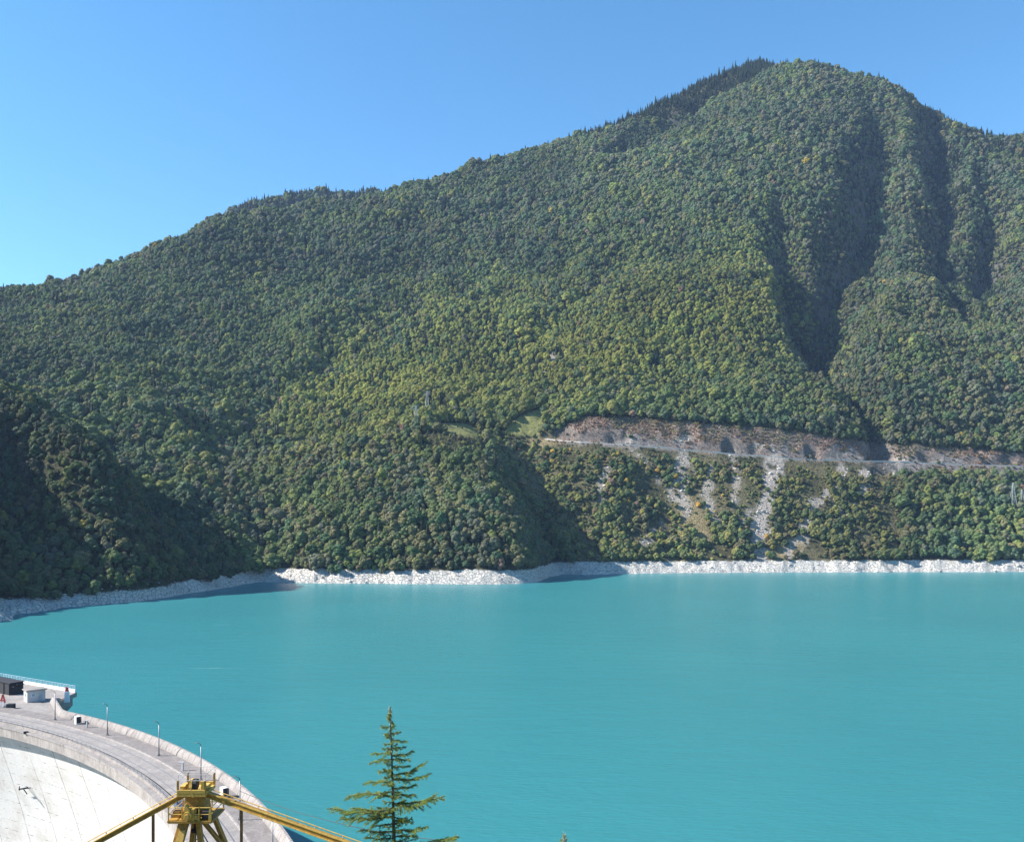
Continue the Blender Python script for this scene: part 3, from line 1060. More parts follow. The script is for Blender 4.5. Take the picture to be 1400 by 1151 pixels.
leg(253, 1119, 246, .62, .95, 0.0, -0.4)
leg(270.5, 1119, 274.5, .28, .34, 0.1, 0.0)
leg(281.5, 1119, 291, .24, .3, dp, dp + 0.4)
leg(258, 1119, 252, .3, .5, dp, dp + 0.4)
leg(262, 1119, 285, .16, .2, dp * .8, dp)
b = MB()
b.hexa([C(244, 1151, -.75), C(254, 1151, -.75), C(254, 1151, -.6), C(244, 1151, -.6), C(249, 1131, -.52), C(257, 1131, -.52), C(257, 1131, -.4), C(249, 1131, -.4)])
part(b, "access_panel", M_YEL2)
# ladder in the middle
b = MB()
for du in (-2.2, 2.2):
    b.beam(C(265 + du, 1122, .7), C(265 + du, 1230, .7), .05, .05)
for i in range(14):
    v = 1124 + i * 7
    b.beam(C(262.8, v, .7), C(267.2, v, .7), .04, .04)
b.box(C(264, 1139, .6), (.55, .4, .25)); b.box(C(264, 1130, .6), (.2, .3, .8))
part(b, "ladder", M_DARK)
# lower platform
b = MB()
b.beam(C(235.5, 1118.5, -.7), C(293.5, 1118.5, -.7), .14, .16); b.beam(C(235.5, 1118.5, dp + .6), C(293.5, 1118.5, dp + .6), .14, .16)
for u in (235.5, 252, 281, 293.5):
    b.beam(C(u, 1118.3, -.7), C(u, 1118.3, dp + .6), .14, .14)
b.box((C(264.5, 1117.0).x, CD + dp / 2 - .05, C(264, 1117.0).z), (2.8, dp + 1.2, .05))
part(b, "lower_platform", M_YEL)
b = MB()
for u in (235.8, 254, 277, 293.2):
    for dd in (-.7, dp + .6):
        b.beam(C(u, 1118, dd), C(u, 1098, dd), .07, .07)
for v in (1099, 1108):
    for dd in (-.7, dp + .6):
        b.tube([C(235.8, v, dd), C(293.2, v, dd)], .03, 6)
    for u in (235.8, 293.2):
        b.tube([C(u, v, -.7), C(u, v, dp + .6)], .03, 6)
part(b, "railing", M_YEL2)
b = MB()
b.hexa([C(289.5, 1117, -.74), C(293.8, 1117, -.74), C(293.8, 1117, -.66), C(289.5, 1117, -.66), C(291, 1099, -.74), C(293.8, 1097, -.74), C(293.8, 1097, -.66), C(291, 1099, -.66)])
part(b, "end_plate", M_YEL2)
b = MB(); b.box(C(242, 1112, .2), (.5, .6, .35)); b.box(C(241, 1115.6, .1), (.6, .5, .3))
part(b, "winch_base", M_YEL)
b = MB()          # winch drum with its guard, motor box
c0 = C(262, 1110, -.55)
n = 20
for r, y0, y1 in ((.42, -.12, .12), (.30, -.3, .3), (.15, -.4, .4)):
    b.tube([c0 + Vector((0, y0, 0)), c0 + Vector((0, y1, 0))], r, n)
b.box(C(268.5, 1109, -.5), (.22, .5, .8)); b.box(C(273, 1113, -.5), (.35, .4, .3))
b.hexa([C(258, 1104, -.8), C(267, 1104, -.8), C(267, 1104, -.4), C(258, 1104, -.4), C(258, 1095, -.8), C(259, 1095, -.8), C(259, 1095, -.4), C(258, 1095, -.4)])
part(b, "winch", M_YEL2, bevel=0.01)
b = MB(); b.box(C(285, 1110, -.3), (.5, .6, .45)); b.box(C(285.5, 1106, -.3), (.4, .5, .06))
part(b, "motor", M_DARK)
# top platform with sheave
b = MB()
b.box(C(264, 1084, dp / 2 - .05), (1.95, dp + .7, .24)); b.box(C(264, 1079.5, -.36), (1.9, .1, .22)); b.box(C(264, 1079.5, dp + .26), (1.9, .1, .22))
b.box(C(248, 1078, dp / 2), (.35, .9, .22)); b.box(C(277, 1078, dp / 2), (.4, .8, .2))
part(b, "upper_platform", M_YEL2, bevel=0.01)
for u in (245.5, 282.5):
    for dd in (-.3, dp + .25):
        b = MB(); b.beam(C(u, 1085, dd), C(u, 1065, dd), .12, .12); part(b, "corner_post", M_YEL)
b = MB(); b.beam(C(279.5, 1084, -.34), C(279.5, 1066, -.34), .2, .06, (0, 1, 0)); part(b, "side_plate", M_YEL2)
b = MB(); b.beam(C(249, 1083, 0), C(256, 1072, 0), .16, .1); part(b, "strut", M_YEL)
b = MB(); b.beam(C(254, 1083, 0), C(259, 1067, 0), .14, .1); part(b, "strut", M_YEL)
b = MB()
for v in (1057, 1065):
    b.tube([C(246, v, -.3), C(283, v, -.3)], .018, 5); b.tube([C(246, v, dp + .3), C(283, v, dp + .3)], .018, 5)
    b.tube([C(246, v, -.3), C(246, v, dp + .3)], .018, 5); b.tube([C(283, v, -.3), C(283, v, dp + .3)], .018, 5)
for u in (246, 262, 283):
    for dd in (-.3, dp + .3):
        b.tube([C(u, 1066, dd), C(u, 1057, dd)], .018, 5)
part(b, "upper_railing", M_LIGHT)
b = MB()
c1 = C(267, 1072, .1)
b.tube([c1 + Vector((-.1, 0, 0)), c1 + Vector((.12, 0, 0))], .36, 18)
part(b, "sheave", M_DARK)
b = MB()
b.hexa([C(259, 1083, -.35), C(264, 1083, -.35), C(264, 1083, .55), C(259, 1083, .55), C(260.5, 1065, -.1), C(263.5, 1065, -.1), C(263.5, 1065, .3), C(260.5, 1065, .3)])
b.beam(C(263, 1077, -.36), C(267, 1087, -.38), .1, .08, (0, 1, 0))
part(b, "sheave_bracket", M_YEL2)
# beams with pipe rails, and the posts under them


def boom(p, q, w, h, post_t):
    b = MB(); b.beam(p, q, w, h)
    bm = part(b, "beam", M_YEL, bevel=0.02)
    b = MB()
    d = (q - p)
    n = int(d.length / 1.9)
    off = Vector((0, 0.14, 0.36))
    b.tube([p + d * .02 + off, q + off], .035, 6)
    for i in range(1, n):
        r = p + d * (i / n)
        b.tube([r + Vector((0, .14, .1)), r + off], .03, 5)
    b2 = MB(); b2.beam(p + Vector((0, -w / 2 - .03, h / 2 - .02)), q + Vector((0, -w / 2 - .03, h / 2 - .02)), .08, .08)
    b2.beam(p + Vector((0, -w / 2 - .03, -h / 2 + .02)), q + Vector((0, -w / 2 - .03, -h / 2 + .02)), .08, .06)
    b2.build("flange", M_YEL2, bm)
    b.build("pipe_rail", M_YEL2, bm)
    for t in post_t:
        r = p + d * t
        g = float(hill_z(np.array([r.x]), np.array([r.y]))[0]) - .3
        b = MB(); b.beam(r - Vector((0, 0, h / 2)), Vector((r.x, r.y, g)), .16, .16, (0, 1, 0))
        b.build("post", M_POST, bm)


pl, ql = C(252, 1087, .3), C(130, 1151, -.6)
ql2 = pl + (ql - pl) * 1.7
boom(pl, ql2, .32, .34, [(252 - 209.5) / 122 / 1.7, 0.97])
pr, qr = C(276, 1085, .3), C(510, 1151, -1.6)
qr2 = pr + (qr - pr) * 1.35
boom(pr, qr2, .34, .36, [(331 - 276) / 234 / 1.35, 0.97])

# ------------------------------------------------------------------ foreground conifers
M_BARK = simple("conifer_bark", (0.085, 0.07, 0.055), 0.9, 0, 0.4, 9, 0.01)


def leaf_mat(name, attr=True, col=(0.06, 0.09, 0.025), trans=0.22, var=0.35, scale=0.6):
    m, nt, p, out = mat(name)
    geo = N(nt, "ShaderNodeNewGeometry")
    n = noise_node(nt, geo.outputs["Position"], scale, 3, 0.6)
    if attr:
        at = N(nt, "ShaderNodeAttribute", attribute_name="tint", attribute_type='INSTANCER')
        base = at.outputs["Color"]
    else:
        rgb = N(nt, "ShaderNodeRGB"); rgb.outputs[0].default_value = (*col, 1); base = rgb.outputs[0]
    rv = N(nt, "ShaderNodeMath", operation='ADD')
    nt.links.new(n.outputs["Fac"], rv.inputs[0])
    r = ramp(nt, n.outputs["Fac"], [(0.3, 1 - var), (0.7, 1 + var)])
    c = mixc(nt, 1.0, base, r.outputs[0], 'MULTIPLY')
    nt.links.new(c, p.inputs["Base Color"])
    p.inputs["Roughness"].default_value = 0.62
    p.inputs["Specular IOR Level"].default_value = 0.25
    tr = N(nt, "ShaderNodeBsdfTranslucent")
    nt.links.new(mixc(nt, 1.0, c, (1.15, 1.2, 0.6), 'MULTIPLY'), tr.inputs[0])
    mx = N(nt, "ShaderNodeMixShader"); mx.inputs[0].default_value = trans
    nt.links.new(p.outputs[0], mx.inputs[1]); nt.links.new(tr.outputs[0], mx.inputs[2])
    nt.links.new(mx.outputs[0], out.inputs[0])
    return m


M_NEEDLE = leaf_mat("conifer_needles", False, (0.23, 0.28, 0.075), 0.38, 0.3, 3.0)
M_TIP = simple("pale_new_shoots", (0.34, 0.36, 0.27), 0.7, 0, 0.2, 6)
TD = 35.0


def conifer(label, tip_uv, base_z, lean, branches, nrand, rmax, seed):
    rnd = random.Random(seed)
    tip = W(tip_uv[0], tip_uv[1], TD)
    base = Vector((tip.x + lean, TD, base_z))
    t = thing("conifer_tree", base, label, "tree")
    H = tip.z - base.z

    def trunk_at(z):
        k = (z - base.z) / H
        return base.lerp(tip, max(0, min(1, k))) + Vector((.03 * math.sin(k * 9), .03 * math.cos(k * 7), 0)) * (1 - k)

    b = MB()
    tz = [base.z - .3 + (H + .3) * i / 24 for i in range(25)]
    b.tube([trunk_at(z) for z in tz], [0.012 + 0.13 * (1 - i / 24) ** 1.1 for i in range(25)], 9)
    nd, tp, br = MB(), MB(), b

    def needles(p, d, n, ln, mbx, spread=1.0):
        for _ in range(n):
            a = Vector((rnd.gauss(0, 1), rnd.gauss(0, 1), rnd.gauss(0, .8))).normalized()
            q = (d * rnd.uniform(.2, .9) + a * spread).normalized()
            L = ln * rnd.uniform(.6, 1.3)
            s = q.cross(Vector((rnd.gauss(0, 1), rnd.gauss(0, 1), rnd.gauss(0, 1)))).normalized() * (L * .13)
            o = p + Vector((rnd.gauss(0, .014), rnd.gauss(0, .014), rnd.gauss(0, .014)))
            mbx.poly([o - s, o + s, o + q * L + s * .35, o + q * L - s * .35])

    def branch(p0, p1, sag, thick, dens):
        d = p1 - p0
        L = d.length
        n = max(4, int(L / .055))
        pts = []
        for i in range(n + 1):
            k = i / n
            q = p0.lerp(p1, k)
            q.z -= sag * 4 * k * (1 - k) * L
            q.x += .02 * math.sin(k * 11 + L * 7); q.z += .015 * math.sin(k * 13 + L * 3)
            pts.append(q)
        br.tube(pts, [thick * (1 - .8 * i / n) + .003 for i in range(n + 1)], 5)
        for i in range(1, n + 1):
            k = i / n
            dd = (pts[i] - pts[i - 1]).normalized()
            needles(pts[i], dd, int(15 * dens), .062, nd)
            if k > .08 and rnd.random() < .95:
                side = dd.cross(Vector((0, 0, 1))).normalized() * rnd.choice((-1, 1))
                tl = L * .36 * (1 - k * .75) * rnd.uniform(.5, 1.1) + .05
                td = (side * rnd.uniform(.5, 1) + dd * rnd.uniform(.4, .9) + Vector((0, 0, rnd.uniform(-.35, .12)))).normalized()
                m = max(2, int(tl / .05))
                tpts = [pts[i] + td * (tl * j / m) + Vector((0, 0, -.10 * tl * (j / m) ** 2)) for j in range(m + 1)]
                br.tube(tpts, [.006] * m + [.002], 4, False)
                for j in range(1, m + 1):
                    needles(tpts[j], td, int(12 * dens), .058, nd)
        for j in range(4):
            needles(pts[-1], (pts[-1] - pts[-2]).normalized(), 3, .07, tp, .6)
        q = pts[-1] + (pts[-1] - pts[-2]).normalized() * .12 + Vector((0, 0, -.03))
        br.tube([pts[-1], q], [.005, .002], 4, False)

    for (ay, tx, ty, sag) in branches:
        za = W(0, 950 + ay / 5.725, TD).z
        p0 = trunk_at(za)
        dx = W(450 + tx / 5.725, 0, TD).x - p0.x
        dz = W(0, 950 + ty / 5.725, TD).z - za
        branch(p0, p0 + Vector((dx, rnd.uniform(-.45, .45) * abs(dx), dz)), sag, .012 + .012 * abs(dx), 1.0)
    for i in range(nrand):
        k = 1 - (i + rnd.random()) / nrand
        k = k * .985
        z = base.z + H * (.12 + .88 * k)
        rl = rmax * (1 - (z - base.z) / H) ** .85 * rnd.uniform(.55, 1.0) + .06
        a = rnd.uniform(0, 2 * math.pi)
        p0 = trunk_at(z)
        branch(p0, p0 + Vector((math.cos(a) * rl * .82, math.sin(a) * rl, rl * rnd.uniform(-.05, .22))), .05, .006 + .01 * rl, .8)
    for i in range(22):
        p = trunk_at(tip.z - .01 - i * .03)
        needles(p, Vector((0, 0, 1)), 10, .075, tp, 1.2)
    br.build("trunk", M_BARK, t, True)
    nf_ = len(nd.f)
    off = len(nd.v)
    nd.v += tp.v
    nd.f += [tuple(k + off for k in f) for f in tp.f]
    fo_ = nd.build("foliage", M_NEEDLE, t)
    fo_.data.materials.append(M_TIP)
    fo_.data.polygons.foreach_set("material_index", [0] * nf_ + [1] * len(tp.f))
    return t


BR = [(245, 415, 245, .05), (465, 340, 465, -.06), (500, 335, 525, -.05), (590, 390, 605, .0), (640, 430, 650, .02), (690, 285, 690, -.06), (750, 400, 762, .0), (805, 140, 815, -.07), (880, 380, 892, .02),
      (925, 0, 925, .02), (950, 100, 968, .02), (1060, 250, 1055, .05), (1110, 300, 1100, .05), (900, 200, 860, .04), (350, 600, 360, .0), (410, 580, 410, .02), (475, 655, 440, .05), (500, 630, 497, .0),
      (620, 745, 520, .10), (655, 775, 605, .08), (725, 685, 695, .06), (775, 680, 770, .02), (850, 830, 750, .12), (850, 870, 845, .03), (950, 650, 985, .0), (1050, 770, 995, .07), (1100, 680, 1110, .02),
      (1145, 1010, 1055, .06), (1000, 640, 975, .02), (560, 620, 560, .03), (1000, 360, 1010, .0), (300, 545, 300, 0), (300, 440, 305, 0), (380, 440, 382, 0), (420, 425, 415, 0), (1180, 80, 1200, .04), (1230, 1120, 1180, .06)]
conifer("tall sparse young conifer with yellow-green branches in front of the lake", (533, 966), 57.0, .36, BR, 95, 1.15, 3)
conifer("tip of a second young conifer just showing at the bottom edge", (771, 1139), 56.5, .1, [], 40, 1.5, 9)

# ------------------------------------------------------------------ forest
TINTS = {
    "green": (0.062, 0.081, 0.033), "yellow": (0.102, 0.110, 0.036), "olive": (0.082, 0.080, 0.040), "dark": (0.036, 0.058, 0.026),
    "grey": (0.070, 0.076, 0.050), "gold": (0.20, 0.15, 0.035), "rust": (0.120, 0.085, 0.065), "blue": (0.048, 0.072, 0.040),
}
M_LEAF = leaf_mat("broadleaf_foliage", True, trans=0.42, var=0.24, scale=0.35)
M_TRUNK = simple("tree_bark", (0.13, 0.115, 0.095), 0.95, 0, 0.3, 1.5)


_bm = __import__("bmesh").new()
__import__("bmesh").ops.create_icosphere(_bm, subdivisions=2, radius=1.0)
_bm.verts.index_update()
ICO = [(v.co.copy(), None) for v in _bm.verts]
ICOF = [tuple(v.index for v in f.verts) for f in _bm.faces]
_bm.free()


def quads_cloud(rnd, centres, per, size, flat=0.75):
    """leaf clumps over a set of lobes: (centre, radius) -> bent quads facing outwards"""
    V, Q = [], []
    for (c, r) in centres:
        b = len(V)
        ph = [rnd.uniform(0, 6) for _ in range(6)]
        for q, fa in ICO:
            k = 1 + .13 * math.sin(q.x * 5 + ph[0]) * math.sin(q.y * 5 + ph[1]) + .12 * math.sin(q.z * 6 + ph[2] + q.x * 4) + rnd.uniform(-.09, .09)
            V.append(Vector(c) + Vector((q.x, q.y, q.z * flat)) * r * k * .93)
        Q += [tuple(b + k for k in fa) for fa in ICOF]
        for _ in range(per):
            a = Vector((rnd.gauss(0, 1), rnd.gauss(0, 1), rnd.gauss(0, 1) + .35)).normalized()
            p = Vector(c) + Vector((a.x, a.y, a.z * flat)) * r * rnd.uniform(.86, 1.12)
            nrm = (a + Vector((rnd.gauss(0, .32), rnd.gauss(0, .32), rnd.gauss(0, .32) + .1))).normalized()
            s = nrm.cross(Vector((rnd.gauss(0, 1), rnd.gauss(0, 1), rnd.gauss(0, 1)))).normalized()
            t = nrm.cross(s)
            k = size * rnd.uniform(.6, 1.25)
            b = len(V)
            V += [p - s * k - t * k * .7, p + s * k - t * k * .7 - nrm * k * .15, p + s * k * .8 + t * k * .8 + nrm * k * .1, p - s * k * .7 + t * k - nrm * k * .2]
            Q.append((b, b + 1, b + 2, b + 3))
    return V, Q


def make_crown(seed, kind):
    rnd = random.Random(seed)
    lob = []
    if kind == "broad":
        n = 11
        for i in range(n):
            a = i * 2.4 + rnd.uniform(-.3, .3)
            h = (i + .5) / n
            rad = .30 * math.sin(math.pi * min(.98, .16 + .8 * h)) * rnd.uniform(.75, 1.1)
            lob.append(((math.cos(a) * rad, math.sin(a) * rad, .28 + .60 * h), rnd.uniform(.15, .235)))
        lob.append(((0, 0, .55), .33))
        return quads_cloud(rnd, lob, 44, .05, .85)
    if kind == "tall":
        n = 10
        for i in range(n):
            a = i * 2.4 + rnd.uniform(-.4, .4)
            h = (i + .5) / n
            rad = .26 * math.sin(math.pi * min(.98, .2 + .78 * h)) * rnd.uniform(.7, 1.1)
            lob.append(((math.cos(a) * rad, math.sin(a) * rad, .25 + .85 * h), rnd.uniform(.13, .20)))
        lob.append(((0, 0, .6), .25)); lob.append(((0, 0, .9), .2))
        return quads_cloud(rnd, lob, 40, .048, 1.1)
    if kind == "rock":
        V = []
        ph = [rnd.uniform(0, 6) for _ in range(6)]
        for q, _ in ICO:
            k = 1 + .22 * math.sin(q.x * 3 + ph[0]) + .2 * math.sin(q.y * 4 + ph[1]) * math.sin(q.z * 3 + ph[2]) + rnd.uniform(-.08, .08)
            V.append(Vector((q.x * .6, q.y * .45, q.z * .4)) * k)
        return V, list(ICOF)
    if kind == "shrub":
        for i in range(6):
            a = i * 1.9 + rnd.uniform(-.5, .5)
            rad = rnd.uniform(.05, .33)
            lob.append(((math.cos(a) * rad, math.sin(a) * rad, rnd.uniform(.15, .5)), rnd.uniform(.16, .26)))
        return quads_cloud(rnd, lob, 38, .07, .9)
    # spruce: tiers of drooping sprays
    V, Q = [], []
    for i in range(15):
        h = i / 15
        z = .12 + h * 1.25
        r = .27 * (1 - h) ** .9 + .015
        m = int(7 + 13 * (1 - h))
        for j in range(m):
            a = j * 2 * math.pi / m + rnd.uniform(-.25, .25)
            rr_ = r * rnd.uniform(.75, 1.15)
            d = Vector((math.cos(a), math.sin(a), 0)); s = Vector((-d.y, d.x, 0)) * (.045 + .05 * (1 - h))
            p0, p1 = d * (rr_ * .1) + Vector((0, 0, z + .06)), d * rr_ + Vector((0, 0, z - .05 * (1 - h) - rnd.uniform(0, .03)))
            b = len(V)
            V += [p0 - s * .6, p0 + s * .6, p1 + s * .55 - Vector((0, 0, .03)), p1 - s * .55 - Vector((0, 0, .03))]
            Q.append((b, b + 1, b + 2, b + 3))
    V += [Vector((-.02, 0, 1.25)), Vector((.02, 0, 1.25)), Vector((.004, 0, 1.46)), Vector((-.004, 0, 1.46))]
    b = len(V) - 4
    Q.append((b, b + 1, b + 2, b + 3))
    return V, Q


def trunk_mb(kind):
    b = MB()
    if kind == "rock":
        return b
    if kind == "shrub":
        b.tube([(0, 0, -.1), (.02, 0, .3)], [.02, .01], 5); b.tube([(0, 0, -.1), (-.1, .05, .3)], [.015, .01], 5)
    elif kind == "spruce":
        b.tube([(0, 0, -.15), (0, 0, 1.2)], [.022, .004], 6)
    else:
        b.tube([(0, 0, -.2), (.01, 0, .25), (0, .02, .7)], [.034, .026, .012], 6)
        b.tube([(.01, 0, .25), (.16, .05, .55)], [.016, .007], 5); b.tube([(.005, 0, .3), (-.13, .1, .6)], [.015, .006], 5); b.tube([(.005, 0, .28), (-.02, -.16, .58)], [.015, .006], 5)
    return b


proto_col = bpy.data.collections.new("tree_kinds")
M_ROCK = simple("limestone_boulder", (0.42, 0.385, 0.345), 0.95, 0, 0.25, .8)
KINDS_ = ["broad"] * 5 + ["tall"] * 3 + ["spruce"] * 2 + ["shrub"] * 4 + ["rock"] * 3
CROWN, TRUNK = [], []
for i, kd in enumerate(KINDS_):
    V, Q = make_crown(100 + i, kd)
    tb = trunk_mb(kd)
    cm = bpy.data.meshes.new("crown"); cm.from_pydata([tuple(p) for p in V], [], Q); cm.materials.append(M_ROCK if kd == 'rock' else M_LEAF); cm.update()
    tm = tb.mesh("trunk", True); tm.materials.append(M_TRUNK)
    CROWN.append(cm); TRUNK.append(tm)
    whole = bpy.data.meshes.new("tree_kind")
    nv = len(V)
    whole.from_pydata([tuple(p) for p in V] + tb.v, [], list(Q) + [tuple(k + nv for k in f) for f in tb.f])
    whole.materials.append(M_ROCK if kd == 'rock' else M_LEAF); whole.materials.append(M_TRUNK)
    whole.polygons.foreach_set("material_index", [0] * len(Q) + [1] * len(tb.f))
    whole.update()
    po = bpy.data.objects.new("kind_%02d" % i, whole)
    proto_col.objects.link(po)
IDX = {k: [i for i, q in enumerate(KINDS_) if q == k] for k in ("broad", "tall", "spruce", "shrub", "rock")}


def scatter(spacing, y0, y1, x_over=260):
    xs_, ys_ = [], []
    ys = np.arange(y0, y1, spacing * .87)
    for k, y in enumerate(ys):
        xl, xr = (-x_over - 700) / F * y, (1400 + x_over * .6 - 700) / F * y
        x = np.arange(xl, xr, spacing) + (k % 2) * spacing / 2
        xs_.append(x); ys_.append(np.full(x.shape, y))
    x = np.concatenate(xs_); y = np.concatenate(ys_)
    x = x + rng.uniform(-.36, .36, x.shape) * spacing
    y = y + rng.uniform(-.36, .36, x.shape) * spacing
    return x, y


def survey(x, y, tall):
    z = lookup(x, y, TZ)
    u = 700 + F * x / y
    v = HOR - (z - EYE) / y * F
    vt = HOR - (z + tall - EYE) / y * F
    hz_ = lookup(x, y * 0.985, HORIZ)
    seen = vt < hz_ + 9
    return z, u, v, seen


def any_mask(u, v, polys):
    m = np.zeros(u.shape, bool)
    for p in polys:
        m |= poly_mask(u, v, p)
    return m


P = {"x": [], "y": [], "z": [], "sc": [], "rot": [], "kind": [], "tint": []}


def choose_tint(u, v, y, x, n, table):
    names = list(table)
    w = np.stack([np.broadcast_to(table[k], n) for k in names], -1).astype(float)
    w = np.maximum(w, 0)
    w /= w.sum(-1, keepdims=True)
    c = np.cumsum(w, -1)
    q_ = fbm(x, y, 48.0, 2, 55 + n % 7)
    q_ = np.argsort(np.argsort(q_)) / max(1, n)
    r = .5 * rng.random(n) + .5 * q_
    r = np.where(r < .5, 2 * r * r, 1 - 2 * (1 - r) ** 2)[:, None]
    pick = (r > c).sum(-1).clip(0, len(names) - 1)
    cols = np.array([TINTS[k] for k in names])[pick]
    return cols * 2.3 * (1 + .30 * fbm(x, y, 240.0, 3, 19) + .18 * fbm(x, y, 80.0, 2, 29))[:, None] * rng.uniform(.88, 1.14, (n, 1)) * rng.uniform(.94, 1.06, (n, 3))


def add(x, y, z, sc, kind, tint):
    P["x"].append(x); P["y"].append(y); P["z"].append(z); P["sc"].append(sc); P["kind"].append(kind); P["tint"].append(tint)


# --- tall forest
for (sp, ya, yb, steep) in ((6.6, 560, 1000, 0), (7.0, 1000, 1330, 0), (6.9, 1330, 1900, 0), (8.4, 1900, 3050, 0), (6.5, 900, 1330, 1), (6.6, 1330, 2600, 1)):
    x, y = scatter(sp, ya, yb)
    z, u, v, seen = survey(x, y, 14)
    sl = lookup(x, y, SLOPE)
    sc_ = lookup(x, y, scree)
    ok = (z > 12.5 - 4.0 * (x < -275) + 4.5 * fbm(x, y, 24.0, 2, 63)) & seen
    if steep:
        ok &= sl > 1.3
    ok &= ~any_mask(u, v, MEADOWS + [BRUSH, BRUSH2])
    inshr = any_mask(u, v, [SHRUBS])
    ok &= ~inshr | (rng.random(u.shape) < 0.0)
    ok &= rng.random(u.shape) > sc_ * 1.1
    ok &= (sl < 2.6) | (rng.random(u.shape) < .6)
    rdd, _, _ = seg_dist(x, y, ROAD)
    ok &= rdd > 9
    ok &= rng.random(u.shape) > .03
    x, y, z, u, v, sl = x[ok], y[ok], z[ok], u[ok], v[ok], sl[ok]
    n = len(x)
    pn = fbm(x, y, 150.0, 3, 77)
    pn2 = fbm(x, y, 60.0, 3, 78)
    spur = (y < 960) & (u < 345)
    front = (y < 1260) & (u > 300) & (u < 745)
    band = np.exp(-((v - (560 - (u - 420) * .22)) / 70.0) ** 2) * smooth(330, 480, u) * (1 - smooth(1020, 1120, u))
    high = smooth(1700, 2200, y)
    right = smooth(1050, 1150, u) * (y > 1250)
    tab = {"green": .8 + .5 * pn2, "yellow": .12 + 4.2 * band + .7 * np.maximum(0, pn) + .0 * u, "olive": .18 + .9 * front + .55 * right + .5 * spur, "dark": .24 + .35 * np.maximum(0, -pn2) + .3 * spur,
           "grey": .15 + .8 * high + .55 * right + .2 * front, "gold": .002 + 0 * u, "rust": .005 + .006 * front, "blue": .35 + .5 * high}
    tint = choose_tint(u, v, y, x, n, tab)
    tint = tint * (1 + band[:, None] * np.array([.16, .10, -.12]))
    tint = tint * np.where((y < 1010) & (u < 330), .72, 1.0)[:, None] * (1 + .10 * front * (u > 360))[:, None]  # left-spur trees darkened in colour to deepen the shade on the spur
    farridge = (y > 2650) & (u < 600) & (rng.random(n) < .85)
    backridge = (y > 2440) & (u > 800) & (u < 1090)  # all dark spruce here: their colour stands in for the ridge's shaded face
    con = farridge | backridge | ((pn2 < -.38) & (rng.random(n) < .35) & (y > 1250)) | (rng.random(n) < .03) | ((u > 1270) & (y > 2200) & (rng.random(n) < .4))
    gul = np.zeros(n)
    for pts, wd in GULLIES[:5]:
        gd, gs_, gk = seg_dist(x, y, pts)
        gul = np.maximum(gul, np.clip(gk / 60, 0, 1) * np.exp(-(gd / (wd * .8)) ** 2))
    con |= rng.random(n) < gul * .55  # dark spruces added along the gullies to deepen their shade by colour
    tint[con] = np.array([.040, .060, .034]) * rng.uniform(.75, 1.25, (con.sum(), 1))
    kind = np.where(rng.random(n) < .58, rng.choice(IDX["broad"], n), rng.choice(IDX["tall"], n))
    kind = np.where(con, rng.choice(IDX["spruce"], n), kind)
    hgt = rng.lognormal(0, .24, n) * (1 + .22 * fbm(x, y, 45.0, 2, 88)) * (10.0 + 2.6 * high - 1.6 * smooth(1250, 1500, y) * (1 - high)) * np.where(con, 1.15, 1.0) * np.where(farridge | backridge, rng.uniform(.35, 1.0, n), 1.0)
    hgt *= np.where(spur, .74, 1.0) * np.where(sl > 1.5, .7, 1.0)
    lowview = ((u > 575) & (u < 665) & (v > 592) & (v < 622)) | ((u > 684) & (u < 742) & (v > 588) & (v < 612))
    hgt *= np.where(lowview, .36, 1.0)
    hgt = np.clip(hgt, 3.0, 24)
    wid = np.where(con, rng.uniform(.75, 1.0, n), rng.uniform(1.02, 1.34, n))
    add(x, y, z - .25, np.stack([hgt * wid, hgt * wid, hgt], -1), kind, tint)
n_tall = sum(len(a) for a in P["x"])

# --- scrub on the slope below the road, brush above it
x, y = scatter(3.9, 1040, 1335, 60)
z, u, v, seen = survey(x, y, 5)
ins = any_mask(u, v, [SHRUBS]) & seen & (z > 14.5)
tanm = np.zeros(u.shape)
for pts, k in TAN:
    tanm = np.maximum(tanm, pl_mask(u, v, pts, 1) * k)
sc_ = lookup(x, y, scree)
clump = fbm(x, y, 34.0, 3, 90)
ins &= rng.random(u.shape) > np.maximum(sc_ * .97, tanm * .9)
ins &= rng.random(u.shape) < .70 + 1.0 * clump
rdd, _, _ = seg_dist(x, y, ROAD)
ins &= rdd > 5.5
x1, y1, z1, u1, v1, c1_ = x[ins], y[ins], z[ins], u[ins], v[ins], clump[ins]
n = len(x1)
tint = np.array([1.2, 1.08, 1.1]) * choose_tint(u1, v1, y1, x1, n, {"green": .6 + .6 * c1_, "yellow": .75 + 0 * u1, "olive": .45 - .3 * c1_, "dark": .35 + .9 * np.maximum(0, c1_), "gold": .02 + 0 * u1, "rust": .03 + 0 * u1})
hgt = rng.lognormal(0, .32, n) * (4.6 + 4.5 * np.clip(c1_, -.3, .5) + 1.8 * smooth(690, 750, v1))
hgt = np.clip(hgt, 2.0, 11)
hgt *= np.where(rdd[ins] < 16, .5, 1.0)
big = hgt > 6.2
kind = np.where(big, rng.choice(IDX["broad"], n), rng.choice(IDX["shrub"], n))
add(x1, y1, z1 - .15, np.stack([hgt * 1.1, hgt * 1.1, hgt], -1), kind, tint)

